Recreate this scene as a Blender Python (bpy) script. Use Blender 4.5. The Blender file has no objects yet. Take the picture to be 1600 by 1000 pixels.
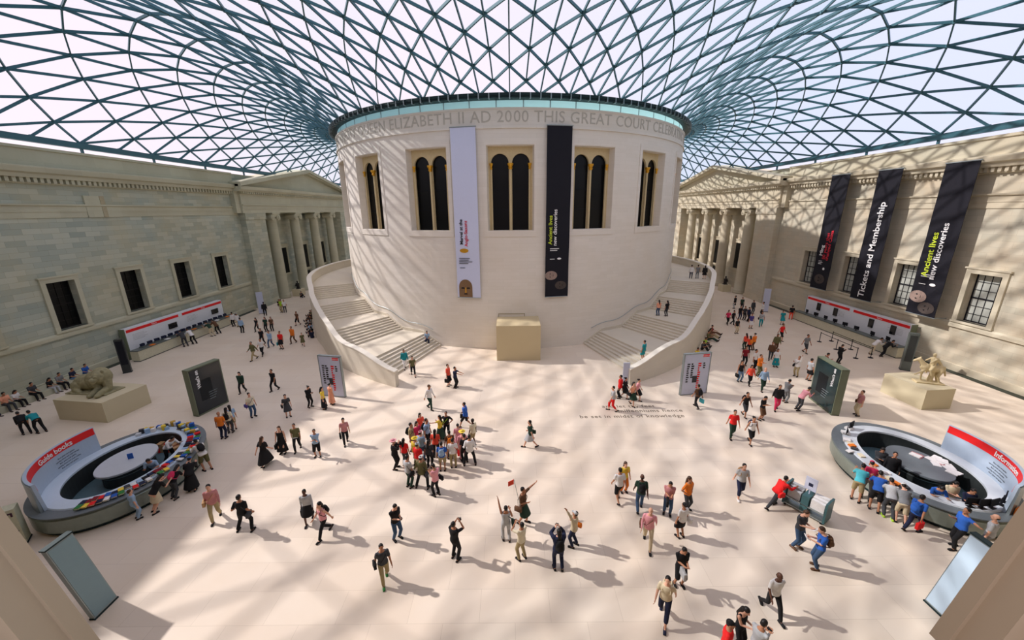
import bpy, bmesh, math, random
from math import sin, cos, pi, radians, atan2, sqrt, hypot
from mathutils import Vector, Matrix
random.seed(7)
C = bpy.context.scene.collection
D = bpy.data
# ---------------------------------------------------------------- camera, sky, sun, exposure
CAM_H, F_PX, PITCH, ROLL = 13.2, 604.0, radians(15.9), radians(0.6)
cam_data = D.cameras.new('camera'); cam = D.objects.new('camera', cam_data); C.objects.link(cam)
cam_data.sensor_width = 36; cam_data.lens = 36*F_PX/1600; cam_data.clip_start = .05; cam_data.clip_end = 600
cam.matrix_world = Matrix.Translation((0, 0, CAM_H)) @ Matrix.Rotation(pi/2-PITCH, 4, 'X') @ Matrix.Rotation(-ROLL, 4, 'Z')
bpy.context.scene.camera = cam
W = D.worlds.new('sky'); bpy.context.scene.world = W; W.use_nodes = True
wn = W.node_tree.nodes; wl = W.node_tree.links
bg = wn['Background']
tc = wn.new('ShaderNodeTexCoord'); sp = wn.new('ShaderNodeSeparateXYZ'); ra = wn.new('ShaderNodeValToRGB'); mp = wn.new('ShaderNodeMapRange')
no = wn.new('ShaderNodeTexNoise'); no.inputs['Scale'].default_value = 2.2; no.inputs['Detail'].default_value = 5
wl.new(tc.outputs['Generated'], sp.inputs[0]); wl.new(sp.outputs['X'], mp.inputs['Value']); wl.new(tc.outputs['Generated'], no.inputs['Vector'])
mp.inputs['From Min'].default_value = -.2; mp.inputs['From Max'].default_value = .9
ad = wn.new('ShaderNodeMath'); ad.operation = 'MULTIPLY_ADD'; wl.new(no.outputs['Fac'], ad.inputs[0]); ad.inputs[1].default_value = .5
sb_ = wn.new('ShaderNodeMath'); sb_.operation = 'SUBTRACT'; wl.new(mp.outputs[0], sb_.inputs[0]); sb_.inputs[1].default_value = .25
wl.new(sb_.outputs[0], ad.inputs[2]); wl.new(ad.outputs[0], ra.inputs[0])
ra.color_ramp.elements[0].color = (.98, .84, .94, 1); ra.color_ramp.elements[1].color = (.72, .76, .98, 1)
wl.new(ra.outputs[0], bg.inputs['Color']); bg.inputs['Strength'].default_value = .95
SUN_AZ, SUN_EL = radians(-15), radians(39)
sun_d = D.lights.new('sun', 'SUN'); sun = D.objects.new('sun', sun_d); C.objects.link(sun)
sun_d.energy = 3.9; sun_d.angle = radians(1.15); sun_d.color = (1.0, .89, .88)
sdir = Vector((cos(SUN_AZ)*cos(SUN_EL), sin(SUN_AZ)*cos(SUN_EL), -sin(SUN_EL)))
sun.rotation_euler = sdir.to_track_quat('-Z', 'Y').to_euler(); sun.location = (-60, 60, 60)
vs = bpy.context.scene.view_settings
vs.view_transform = 'Standard'; vs.look = 'None'; vs.gamma = 1; vs.use_curve_mapping = False; vs.exposure = 0.3
bpy.context.scene.cycles.transparent_max_bounces = 16
bpy.context.scene.cycles.max_bounces = 8

# ---------------------------------------------------------------- helpers
def lin(c):
    c = c/255.0
    return c/12.92 if c <= .04045 else ((c+.055)/1.055)**2.4
COL = dict(black=(24,24,27), navy=(30,36,62), white=(226,224,222), cream=(222,212,184), grey=(122,124,126), dgrey=(62,64,68),
    lgrey=(178,180,182), red=(224,36,36), drkred=(130,30,40), coral=(238,84,62), orange=(226,122,40), yellow=(226,196,70),
    lime=(160,205,50), green=(52,122,62), dgreen=(38,62,50), teal=(30,140,148), cyan=(84,190,204), lblue=(150,178,206), blue=(42,92,176),
    purple=(72,62,130), pink=(228,158,166), magenta=(208,50,92), brown=(98,70,50), tan=(176,140,100), khaki=(166,150,112), beige=(205,190,160),
    olive=(98,96,62), jeans=(58,82,112), ljeans=(104,132,160), peach=(236,164,132), stripe=(190,130,130), gold=(190,150,60), silver=(200,204,206))
MATS = {}
def mat(name, rgb, rough=.7, metal=0.0, noise=.12, scale=6.0, emit=0.0, bump=0.0, spec=.3):
    if name in MATS: return MATS[name]
    m = D.materials.new(name); m.use_nodes = True; nt = m.node_tree; b = nt.nodes['Principled BSDF']
    col = tuple(lin(c) for c in rgb)
    b.inputs['Roughness'].default_value = rough; b.inputs['Metallic'].default_value = metal
    b.inputs['Specular IOR Level'].default_value = spec
    t = nt.nodes.new('ShaderNodeTexNoise'); t.inputs['Scale'].default_value = scale; t.inputs['Detail'].default_value = 4
    co = nt.nodes.new('ShaderNodeTexCoord'); nt.links.new(co.outputs['Object'], t.inputs['Vector'])
    mx = nt.nodes.new('ShaderNodeMix'); mx.data_type = 'RGBA'
    mx.inputs['A'].default_value = (*[c*(1-noise) for c in col], 1); mx.inputs['B'].default_value = (*[min(1, c*(1+noise)) for c in col], 1)
    nt.links.new(t.outputs['Fac'], mx.inputs['Factor']); nt.links.new(mx.outputs['Result'], b.inputs['Base Color'])
    if emit:
        b.inputs['Emission Color'].default_value = (*col, 1); b.inputs['Emission Strength'].default_value = emit
    if bump:
        bp = nt.nodes.new('ShaderNodeBump'); bp.inputs['Strength'].default_value = bump; bp.inputs['Distance'].default_value = .02
        nt.links.new(t.outputs['Fac'], bp.inputs['Height']); nt.links.new(bp.outputs[0], b.inputs['Normal'])
    MATS[name] = m; return m
def cm(c): return mat('cloth_'+c, COL[c], .85, noise=.15, scale=14)
def coord_mode(nt, mode):
    """returns a socket with (u, v, 0) in metres for brick patterns"""
    g = nt.nodes.new('ShaderNodeNewGeometry'); s = nt.nodes.new('ShaderNodeSeparateXYZ'); nt.links.new(g.outputs['Position'], s.inputs[0])
    c = nt.nodes.new('ShaderNodeCombineXYZ')
    if mode == 'floor':
        nt.links.new(s.outputs['X'], c.inputs[0]); nt.links.new(s.outputs['Y'], c.inputs[1])
    elif mode == 'wall':
        a = nt.nodes.new('ShaderNodeMath'); a.operation = 'ADD'
        nt.links.new(s.outputs['X'], a.inputs[0]); nt.links.new(s.outputs['Y'], a.inputs[1])
        nt.links.new(a.outputs[0], c.inputs[0]); nt.links.new(s.outputs['Z'], c.inputs[1])
    else:
        y = nt.nodes.new('ShaderNodeMath'); y.operation = 'SUBTRACT'; y.inputs[0].default_value = DY; nt.links.new(s.outputs['Y'], y.inputs[1])
        a = nt.nodes.new('ShaderNodeMath'); a.operation = 'ARCTAN2'; nt.links.new(s.outputs['X'], a.inputs[0]); nt.links.new(y.outputs[0], a.inputs[1])
        k = nt.nodes.new('ShaderNodeMath'); k.operation = 'MULTIPLY'; k.inputs[1].default_value = DR; nt.links.new(a.outputs[0], k.inputs[0])
        nt.links.new(k.outputs[0], c.inputs[0]); nt.links.new(s.outputs['Z'], c.inputs[1])
    return g, c.outputs[0]
def stone(name, c1, c2, mortar, bw, bh, ms=.006, mode='wall', rough=.75, stain=None, stain_amt=.5, bump=.25, spec=.25, stain_scale=.18):
    if name in MATS: return MATS[name]
    m = D.materials.new(name); m.use_nodes = True; nt = m.node_tree; b = nt.nodes['Principled BSDF']
    b.inputs['Roughness'].default_value = rough; b.inputs['Specular IOR Level'].default_value = spec
    g, uv = coord_mode(nt, mode)
    br = nt.nodes.new('ShaderNodeTexBrick'); nt.links.new(uv, br.inputs['Vector'])
    br.inputs['Color1'].default_value = (*[lin(c) for c in c1], 1); br.inputs['Color2'].default_value = (*[lin(c) for c in c2], 1)
    br.inputs['Mortar'].default_value = (*[lin(c) for c in mortar], 1); br.inputs['Scale'].default_value = 1
    br.inputs['Brick Width'].default_value = bw; br.inputs['Row Height'].default_value = bh; br.inputs['Mortar Size'].default_value = ms
    br.inputs['Mortar Smooth'].default_value = .3; br.inputs['Bias'].default_value = 0
    n = nt.nodes.new('ShaderNodeTexNoise'); n.inputs['Scale'].default_value = stain_scale; n.inputs['Detail'].default_value = 7; n.inputs['Roughness'].default_value = .62
    nt.links.new(g.outputs['Position'], n.inputs['Vector'])
    out = br.outputs['Color']
    if stain:
        rr = nt.nodes.new('ShaderNodeMapRange'); rr.inputs['From Min'].default_value = .42; rr.inputs['From Max'].default_value = .7; rr.inputs['To Max'].default_value = stain_amt
        nt.links.new(n.outputs['Fac'], rr.inputs['Value'])
        mx = nt.nodes.new('ShaderNodeMix'); mx.data_type = 'RGBA'; nt.links.new(rr.outputs[0], mx.inputs['Factor'])
        nt.links.new(out, mx.inputs['A']); mx.inputs['B'].default_value = (*[lin(c) for c in stain], 1); out = mx.outputs['Result']
    nt.links.new(out, b.inputs['Base Color'])
    bp = nt.nodes.new('ShaderNodeBump'); bp.inputs['Strength'].default_value = bump; bp.inputs['Distance'].default_value = .02; bp.invert = True
    nt.links.new(br.outputs['Fac'], bp.inputs['Height']); nt.links.new(bp.outputs[0], b.inputs['Normal'])
    MATS[name] = m; return m

class MB:
    def __init__(s): s.v = []; s.f = []; s.m = []; s.mi = 0
    def add(s, vs_, fs): 
        o = len(s.v); s.v += [tuple(v) for v in vs_]; s.f += [tuple(i+o for i in f) for f in fs]; s.m += [s.mi]*len(fs); return s
    def hexa(s, p):  # 8 points: bottom 4 ccw, top 4 ccw
        return s.add(p, [(3,2,1,0),(4,5,6,7),(0,1,5,4),(1,2,6,5),(2,3,7,6),(3,0,4,7)])
    def box(s, x0, x1, y0, y1, z0, z1):
        if x0 > x1: x0, x1 = x1, x0
        if y0 > y1: y0, y1 = y1, y0
        return s.hexa([(x0,y0,z0),(x1,y0,z0),(x1,y1,z0),(x0,y1,z0),(x0,y0,z1),(x1,y0,z1),(x1,y1,z1),(x0,y1,z1)])
    def obox(s, c, sx, sy, sz, rot=0, M=None):   # centre of base
        r = M or Matrix.Rotation(rot, 3, 'Z'); c = Vector(c)
        ps = [(-sx/2,-sy/2,0),(sx/2,-sy/2,0),(sx/2,sy/2,0),(-sx/2,sy/2,0),(-sx/2,-sy/2,sz),(sx/2,-sy/2,sz),(sx/2,sy/2,sz),(-sx/2,sy/2,sz)]
        return s.hexa([c + r @ Vector(p) for p in ps])
    def prism(s, poly, z0, z1):                   # poly: xy points ccw
        n = len(poly); vs_ = [(x, y, z0) for x, y in poly] + [(x, y, z1) for x, y in poly]
        return s.add(vs_, [tuple(range(n-1,-1,-1)), tuple(range(n, 2*n))] + [(i, (i+1) % n, n+(i+1) % n, n+i) for i in range(n)])
    def extrude_y(s, poly, y0, y1):               # poly in xz, any order
        a = sum(poly[i][0]*poly[(i+1) % len(poly)][1]-poly[(i+1) % len(poly)][0]*poly[i][1] for i in range(len(poly)))
        if a < 0: poly = poly[::-1]
        n = len(poly); vs_ = [(x, y0, z) for x, z in poly] + [(x, y1, z) for x, z in poly]
        return s.add(vs_, [tuple(range(n)), tuple(range(2*n-1, n-1, -1))] + [(i, n+i, n+(i+1) % n, (i+1) % n) for i in range(n)])
    def tube(s, pts, r, n=8, cap=True):
        pts = [Vector(p) for p in pts]; rs = r if isinstance(r, (list, tuple)) else [r]*len(pts)
        rings = []; prev = None
        for i, p in enumerate(pts):
            d = (pts[min(i+1, len(pts)-1)] - pts[max(i-1, 0)]).normalized()
            if prev is None: u = d.orthogonal().normalized()
            else: u = (prev - d*prev.dot(d)).normalized()
            prev = u; w = d.cross(u)
            rings.append([p + (u*cos(2*pi*k/n) + w*sin(2*pi*k/n))*rs[i] for k in range(n)])
        vs_ = [v for rg in rings for v in rg]; fs = []
        for i in range(len(pts)-1):
            for k in range(n): fs.append((i*n+k, i*n+(k+1) % n, (i+1)*n+(k+1) % n, (i+1)*n+k))
        if cap: fs.append(tuple(range(n-1, -1, -1))); fs.append(tuple(range((len(pts)-1)*n, len(pts)*n)))
        return s.add(vs_, fs)
    def caps(s, a, b, ra_, rb, n=10):             # capsule between a and b
        a = Vector(a); b = Vector(b); d = (b-a); L = d.length; d = d.normalized() if L > 1e-6 else Vector((0,0,1))
        pts = []; rs = []
        for k in range(4):
            t = pi/2*k/3; pts.append(a - d*ra_*cos(t)); rs.append(max(ra_*sin(t), ra_*.08))
        for k in range(4):
            t = pi/2*k/3; pts.append(b + d*rb*sin(t)); rs.append(max(rb*cos(t), rb*.08))
        u = d.orthogonal().normalized(); w = d.cross(u); vs_ = []; fs = []
        for p, r in zip(pts, rs): vs_ += [p + (u*cos(2*pi*k/n)+w*sin(2*pi*k/n))*r for k in range(n)]
        for i in range(7):
            for k in range(n): fs.append((i*n+k, i*n+(k+1) % n, (i+1)*n+(k+1) % n, (i+1)*n+k))
        fs.append(tuple(range(n-1, -1, -1))); fs.append(tuple(range(7*n, 8*n)))
        return s.add(vs_, fs)
    def ell(s, c, rx, ry, rz, R=None, n=14, m=9):
        c = Vector(c); R = R or Matrix.Identity(3); vs_ = [c + R @ Vector((0, 0, -rz))]
        for i in range(1, m):
            t = -pi/2 + pi*i/m
            vs_ += [c + R @ Vector((rx*cos(t)*cos(2*pi*k/n), ry*cos(t)*sin(2*pi*k/n), rz*sin(t))) for k in range(n)]
        vs_.append(c + R @ Vector((0, 0, rz))); fs = []
        for k in range(n): fs.append((0, 1+(k+1) % n, 1+k))
        for i in range(m-2):
            for k in range(n): fs.append((1+i*n+k, 1+i*n+(k+1) % n, 1+(i+1)*n+(k+1) % n, 1+(i+1)*n+k))
        e = len(vs_)-1; o = 1+(m-2)*n
        for k in range(n): fs.append((e, o+k, o+(k+1) % n))
        return s.add(vs_, fs)
    def loft(s, rings, cap=True):                 # equal-length point rings
        n = len(rings[0]); vs_ = [v for r in rings for v in r]; fs = []
        for i in range(len(rings)-1):
            for k in range(n): fs.append((i*n+k, i*n+(k+1) % n, (i+1)*n+(k+1) % n, (i+1)*n+k))
        if cap: fs.append(tuple(range(n-1, -1, -1))); fs.append(tuple(range((len(rings)-1)*n, len(rings)*n)))
        return s.add(vs_, fs)
    def lathe(s, c, prof, n=24):                  # prof: (r, z)
        return s.loft([[(c[0]+r*cos(2*pi*k/n), c[1]+r*sin(2*pi*k/n), c[2]+z) for k in range(n)] for r, z in prof])
    def build(s, name, mats, parent=None, smooth=False, loc=None):
        me = D.meshes.new(name); me.from_pydata(s.v, [], s.f)
        if not isinstance(mats, (list, tuple)): mats = [mats]
        for m in mats: me.materials.append(m)
        if any(s.m): me.polygons.foreach_set('material_index', s.m)
        if smooth: me.polygons.foreach_set('use_smooth', [True]*len(me.polygons))
        bm = bmesh.new(); bm.from_mesh(me); bmesh.ops.recalc_face_normals(bm, faces=bm.faces); bm.to_mesh(me); bm.free()
        me.update(); o = D.objects.new(name, me); C.objects.link(o)
        if parent: o.parent = parent
        if loc: o.location = loc
        return o
def tag(o, label=None, cat=None, group=None, kind=None):
    if label: o['label'] = label
    if cat: o['category'] = cat
    if group: o['group'] = group
    if kind: o['kind'] = kind
    return o
def thing(name, loc, rz, label, cat, group=None):
    o = D.objects.new(name, None); C.objects.link(o); o.location = loc; o.rotation_euler = (0, 0, rz); o.empty_display_size = .3
    return tag(o, label, cat, group)
def curve_mesh(txt, size=1, extrude=.01, align='CENTER', res=3, space=1.0, bold=0.0):
    cu = D.curves.new('t', 'FONT'); cu.body = txt; cu.size = size; cu.extrude = extrude; cu.align_x = align; cu.align_y = 'CENTER'
    cu.resolution_u = res; cu.space_character = space; cu.offset = bold
    o = D.objects.new('t', cu); C.objects.link(o); bpy.context.view_layer.update()
    me = D.meshes.new_from_object(o.evaluated_get(bpy.context.evaluated_depsgraph_get()))
    D.objects.remove(o); D.curves.remove(cu); me.materials.clear(); return me
def text(name, txt, size, M, m, extrude=.01, parent=None, align='CENTER', bend=None, bold=0.0, space=1.0):
    me = curve_mesh(txt, size, extrude, align, bold=bold, space=space)
    if bend:
        for v in me.vertices: v.co = bend(v.co)
    elif M is not None: me.transform(M)
    me.name = name; me.materials.append(m); o = D.objects.new(name, me); C.objects.link(o)
    if parent: o.parent = parent
    return o
def frame(o, ux, uy):      # matrix mapping text x->ux, y->uy at origin o
    ux = Vector(ux).normalized(); uy = Vector(uy).normalized(); uz = ux.cross(uy)
    M = Matrix((ux, uy, uz)).transposed().to_4x4(); M.translation = Vector(o); return M
def pix(x, y):
    u, v = (x-800)/F_PX, (y-500)/F_PX
    u, v = u*cos(ROLL)-v*sin(ROLL), v*cos(ROLL)+u*sin(ROLL)
    c, s = cos(PITCH), sin(PITCH)
    return Vector((u, c-v*s, -s-v*c))
def floor_pt(x, y, z=0.0):
    d = pix(x, y); t = (z-CAM_H)/d.z; return Vector((d.x*t, d.y*t, z))
# drum (reading room) centre and radius
DY, DR = 58.2, 22.245
WX, YW0, YN = 36.6, 1.2, 104.2
def dp(th, r, z):          # theta degrees from the front, positive to the right
    t = radians(th); return (r*sin(t), DY - r*cos(t), z)

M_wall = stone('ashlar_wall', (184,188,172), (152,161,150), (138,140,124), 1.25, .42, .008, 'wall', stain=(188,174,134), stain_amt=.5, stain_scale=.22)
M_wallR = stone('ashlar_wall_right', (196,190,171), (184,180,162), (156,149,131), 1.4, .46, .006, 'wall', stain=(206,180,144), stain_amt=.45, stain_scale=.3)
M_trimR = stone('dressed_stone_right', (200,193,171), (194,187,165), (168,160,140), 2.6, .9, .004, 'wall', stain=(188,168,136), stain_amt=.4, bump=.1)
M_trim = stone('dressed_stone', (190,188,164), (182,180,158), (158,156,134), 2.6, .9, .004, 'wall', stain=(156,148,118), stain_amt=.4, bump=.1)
M_drum = stone('drum_stone', (228,222,212), (223,217,206), (208,201,188), 1.5, .33, .004, 'drum', stain=(216,200,176), stain_amt=.35, bump=.08, stain_scale=.1)
M_floor = stone('floor_stone', (228,215,197), (221,207,189), (180,165,146), 2.4, 1.2, .004, 'floor', rough=.38, stain=(218,198,172), stain_amt=.4, bump=.03, spec=.45, stain_scale=.3)
M_stair = stone('stair_stone', (214,206,188), (208,200,184), (190,180,160), 1.8, .5, .003, 'wall', stain=(204,190,164), stain_amt=.3, bump=.05)
M_riser = mat('stair_riser', (168,158,130), .8)
M_teal = mat('teal_steel', (62,104,116), .45, .2, spec=.5)
M_tealD = mat('dark_teal_steel', (30,48,50), .5, .3)
M_dark = mat('dark_opening', (14,14,15), .6)
M_winglass = mat('dark_glass', (14,15,16), .3, spec=.2, noise=.3, scale=.8)
M_cream = mat('cream_joinery', (206,188,146), .6)
M_gold = mat('gilded', (214,160,50), .35, .5)
M_white = mat('white_panel', (222,226,232), .5, noise=.03)
M_redband = mat('red_band', (226,34,36), .5, noise=.03)
M_black = mat('black_cloth', (20,22,30), .8, noise=.08)
M_txtw = mat('white_lettering', (235,235,235), .6, noise=.02)
M_txtk = mat('black_lettering', (26,26,28), .6, noise=.02)
M_steel = mat('brushed_metal', (150,160,162), .35, .7)
# ---------------------------------------------------------------- structure
st = lambda o: tag(o, kind='structure')
f = MB(); f.box(-WX-4, WX+4, -1, YN+1, -.3, 0); floor = st(f.build('floor', M_floor))
# inscription cut in the floor
M_fl = mat('floor_inlay', (120,108,92), .6)
for s_, x_, y_ in (('and let thy feet', 8.0, 24.15), ('millenniums hence', 9.3, 23.5), ('be set in midst of knowledge', 7.85, 22.8)):
    text('floor_inscription', s_, .52, frame((x_, y_, .003), (1, 0, 0), (0, 1, 0)), M_fl, .001, floor, bold=.006, space=1.12)
# dark drain slots by the side walls
def wall_side(s, name, wins, ymin):
    m = MB(); X0, X1 = s*WX, s*(WX+1.0)
    def bx(xa, xb, y0, y1, z0, z1): m.box(s*xa, s*xb, y0, y1, z0, z1)
    hw = 1.03; zs, zt = 4.12, 8.0
    for (y0, y1) in ((ymin, 54.0), (89.0, YN)):
        ws = [w for w in wins if y0 < w < y1]
        bx(WX, WX+1, y0, y1, 0, zs); bx(WX, WX+1, y0, y1, zt, 18.2)
        ed = [y0] + [e for w in ws for e in (w-hw, w+hw)] + [y1]
        for a, b in zip(ed[::2], ed[1::2]): bx(WX, WX+1, a, b, zs, zt)
    m.box(s*(WX+.4), s*(WX+1), 54, 89, 13, 18.2)
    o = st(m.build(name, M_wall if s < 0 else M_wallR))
    t = MB()
    for (y0, y1) in ((ymin, 53.6), (89.6, YN)):
        def pr(pts): t.extrude_y([(s*x, z) for x, z in pts], y0, y1)
        pr([(WX+.05,3.55),(WX-.16,3.55),(WX-.16,3.8),(WX-.06,3.95),(WX+.05,3.95)])          # sill course
        pr([(WX+.05,0),(WX-.1,0),(WX-.1,.55),(WX+.05,.6)])                                   # base
        pr([(WX+.05,12.95),(WX-.06,12.95),(WX-.06,13.4),(WX-.1,13.4),(WX-.1,13.85),(WX-.22,13.9),(WX-.22,14.02),(WX+.05,14.02)])  # architrave
        pr([(WX+.05,15.45),(WX-.2,15.5),(WX-.2,15.58),(WX+.05,15.6)])
        pr([(WX+.05,15.92),(WX-.55,15.92),(WX-.62,16.2),(WX-.85,16.3),(WX-.95,16.62),(WX-.95,16.72),(WX+.05,16.85)])    # cornice
        pr([(WX+.05,16.7),(WX-.22,16.8),(WX-.22,17.95),(WX-.34,18.0),(WX-.34,18.2),(WX+.05,18.22)])   # parapet
        y = y0+.1
        while y < y1-.2: t.box(s*(WX+.02), s*(WX-.42), y, y+.24, 15.58, 15.93); y += .44     # dentils
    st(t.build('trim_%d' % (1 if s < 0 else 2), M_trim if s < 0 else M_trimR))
    d = MB(); d.box(s*(WX-.12), s*(WX-.75), ymin, 53, .001, .012); d.build('floor_grating', mat('grating', (60,66,56), .6), floor)
    return o
LW = [31.0-5.97*k for k in (3, 2, 1, 0)] + [31.0+5.97*k for k in (1, 2, 3)]
LW = [13.1, 19.06, 25.03, 31.0, 36.97, 42.94, 48.9]
RW = [11.3, 17.3, 23.3, 29.4, 35.45, 41.4, 47.4]
wallL = wall_side(-1, 'wall_left', LW, YW0); wallR = wall_side(1, 'wall_right', RW, YW0)
wn_ = [0]
def side_window(s, yc, hw, z0, z1, X, bright, xr=.45):
    wn_[0] += 1; fr = MB()
    sw = .36                                                    # stone surround
    for a, b in ((-hw-sw, -hw), (hw, hw+sw)): fr.box(s*(X+.02), s*(X-.13), yc+a, yc+b, z0, z1)
    fr.box(s*(X+.02), s*(X-.13), yc-hw-sw, yc+hw+sw, z1, z1+sw); fr.box(s*(X+.02), s*(X-.2), yc-hw-sw-.1, yc+hw+sw+.1, z1+sw, z1+sw+.12)
    fr.box(s*(X+.3), s*(X-.2), yc-hw-sw-.05, yc+hw+sw+.05, z0-.16, z0)
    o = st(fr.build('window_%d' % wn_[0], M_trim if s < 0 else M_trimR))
    g = MB(); g.box(s*(X+xr+.06), s*(X+xr+.1), yc-hw, yc+hw, z0, z1)
    g.build('pane', mat('pale_glass', (176,180,172), .2, spec=.6, noise=.12, scale=.9) if bright else M_winglass, o)
    b = MB()
    for a in (-hw, hw-.08): b.box(s*(X+xr), s*(X+xr+.06), yc+a, yc+a+.08, z0, z1)
    for a in (z0, z1-.1, (z0+z1)/2-.05): b.box(s*(X+xr), s*(X+xr+.06), yc-hw, yc+hw, a, a+.1)
    w = .035 if bright else .02
    for k in (1, 2, 3): yy = yc-hw+2*hw*k/4; b.box(s*(X+xr+.02), s*(X+xr+.055), yy-w/2, yy+w/2, z0, z1)
    for k in (1, 2, 4, 5): zz = z0+(z1-z0)*k/6; b.box(s*(X+xr+.02), s*(X+xr+.055), yc-hw, yc+hw, zz-w/2, zz+w/2)
    b.build('sash', M_black if bright else M_dark, o); return o
for y in LW: side_window(-1, y, 1.03, 4.12, 8.0, WX, False)
for y in RW: side_window(1, y, 1.03, 4.12, 8.0, WX, True)
nm = MB(); nm.box(-WX-1, WX+1, YN, YN+1, 0, 18.2); st(nm.build('wall_north', M_wall))
# blind niche high on the left wall
n_ = MB(); n_.box(-WX-.02, -WX+.13, 34.7, 36.4, 12.95, 14.75); n_.mi = 1; n_.box(-WX+.1, -WX+.16, 36.0, 36.4, 12.95, 14.75); tag(n_.build('vent_panel', [M_trim, M_riser]), 'plain stone panel set in frieze above second window on left wall', 'panel')
# south wall round the camera's opening
sw_ = MB()
def quad_prism(m, pts, y0, y1): m.extrude_y(pts, y0, y1)
for s in (-1, 1):
    def J(off): return [(s*(1.83+off), 11.38), (s*(2.01+off), 12.11), (s*(2.5+off), 14.3), (s*(2.5+off), 15.6)]
    def band(o0, y0, y1, mi):
        sw_.mi = mi; e = J(o0); quad_prism(sw_, e + [(s*9, 15.6), (s*9, 11.38)], y0, y1)
    band(0, 1.2, 1.26, 0); band(.02, 1.1, 1.2, 0); band(.14, 1.02, 1.1, 0); band(.2, .7, 1.02, 0)
    sw_.mi = 0; sw_.box(s*8.9, s*37.6, .7, 1.2, 0, 18.2)
sw_.box(-9, 9, .7, 1.2, 0, 11.3); sw_.box(-9, 9, .7, 1.2, 15.6, 18.2)
sw_.box(-WX-1, WX+1, .7, 8.0, 18.3, 18.55)
st(sw_.build('wall_south', mat('warm_jamb_stone', (176,160,132), .8, noise=.06, scale=1.5)))

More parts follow.
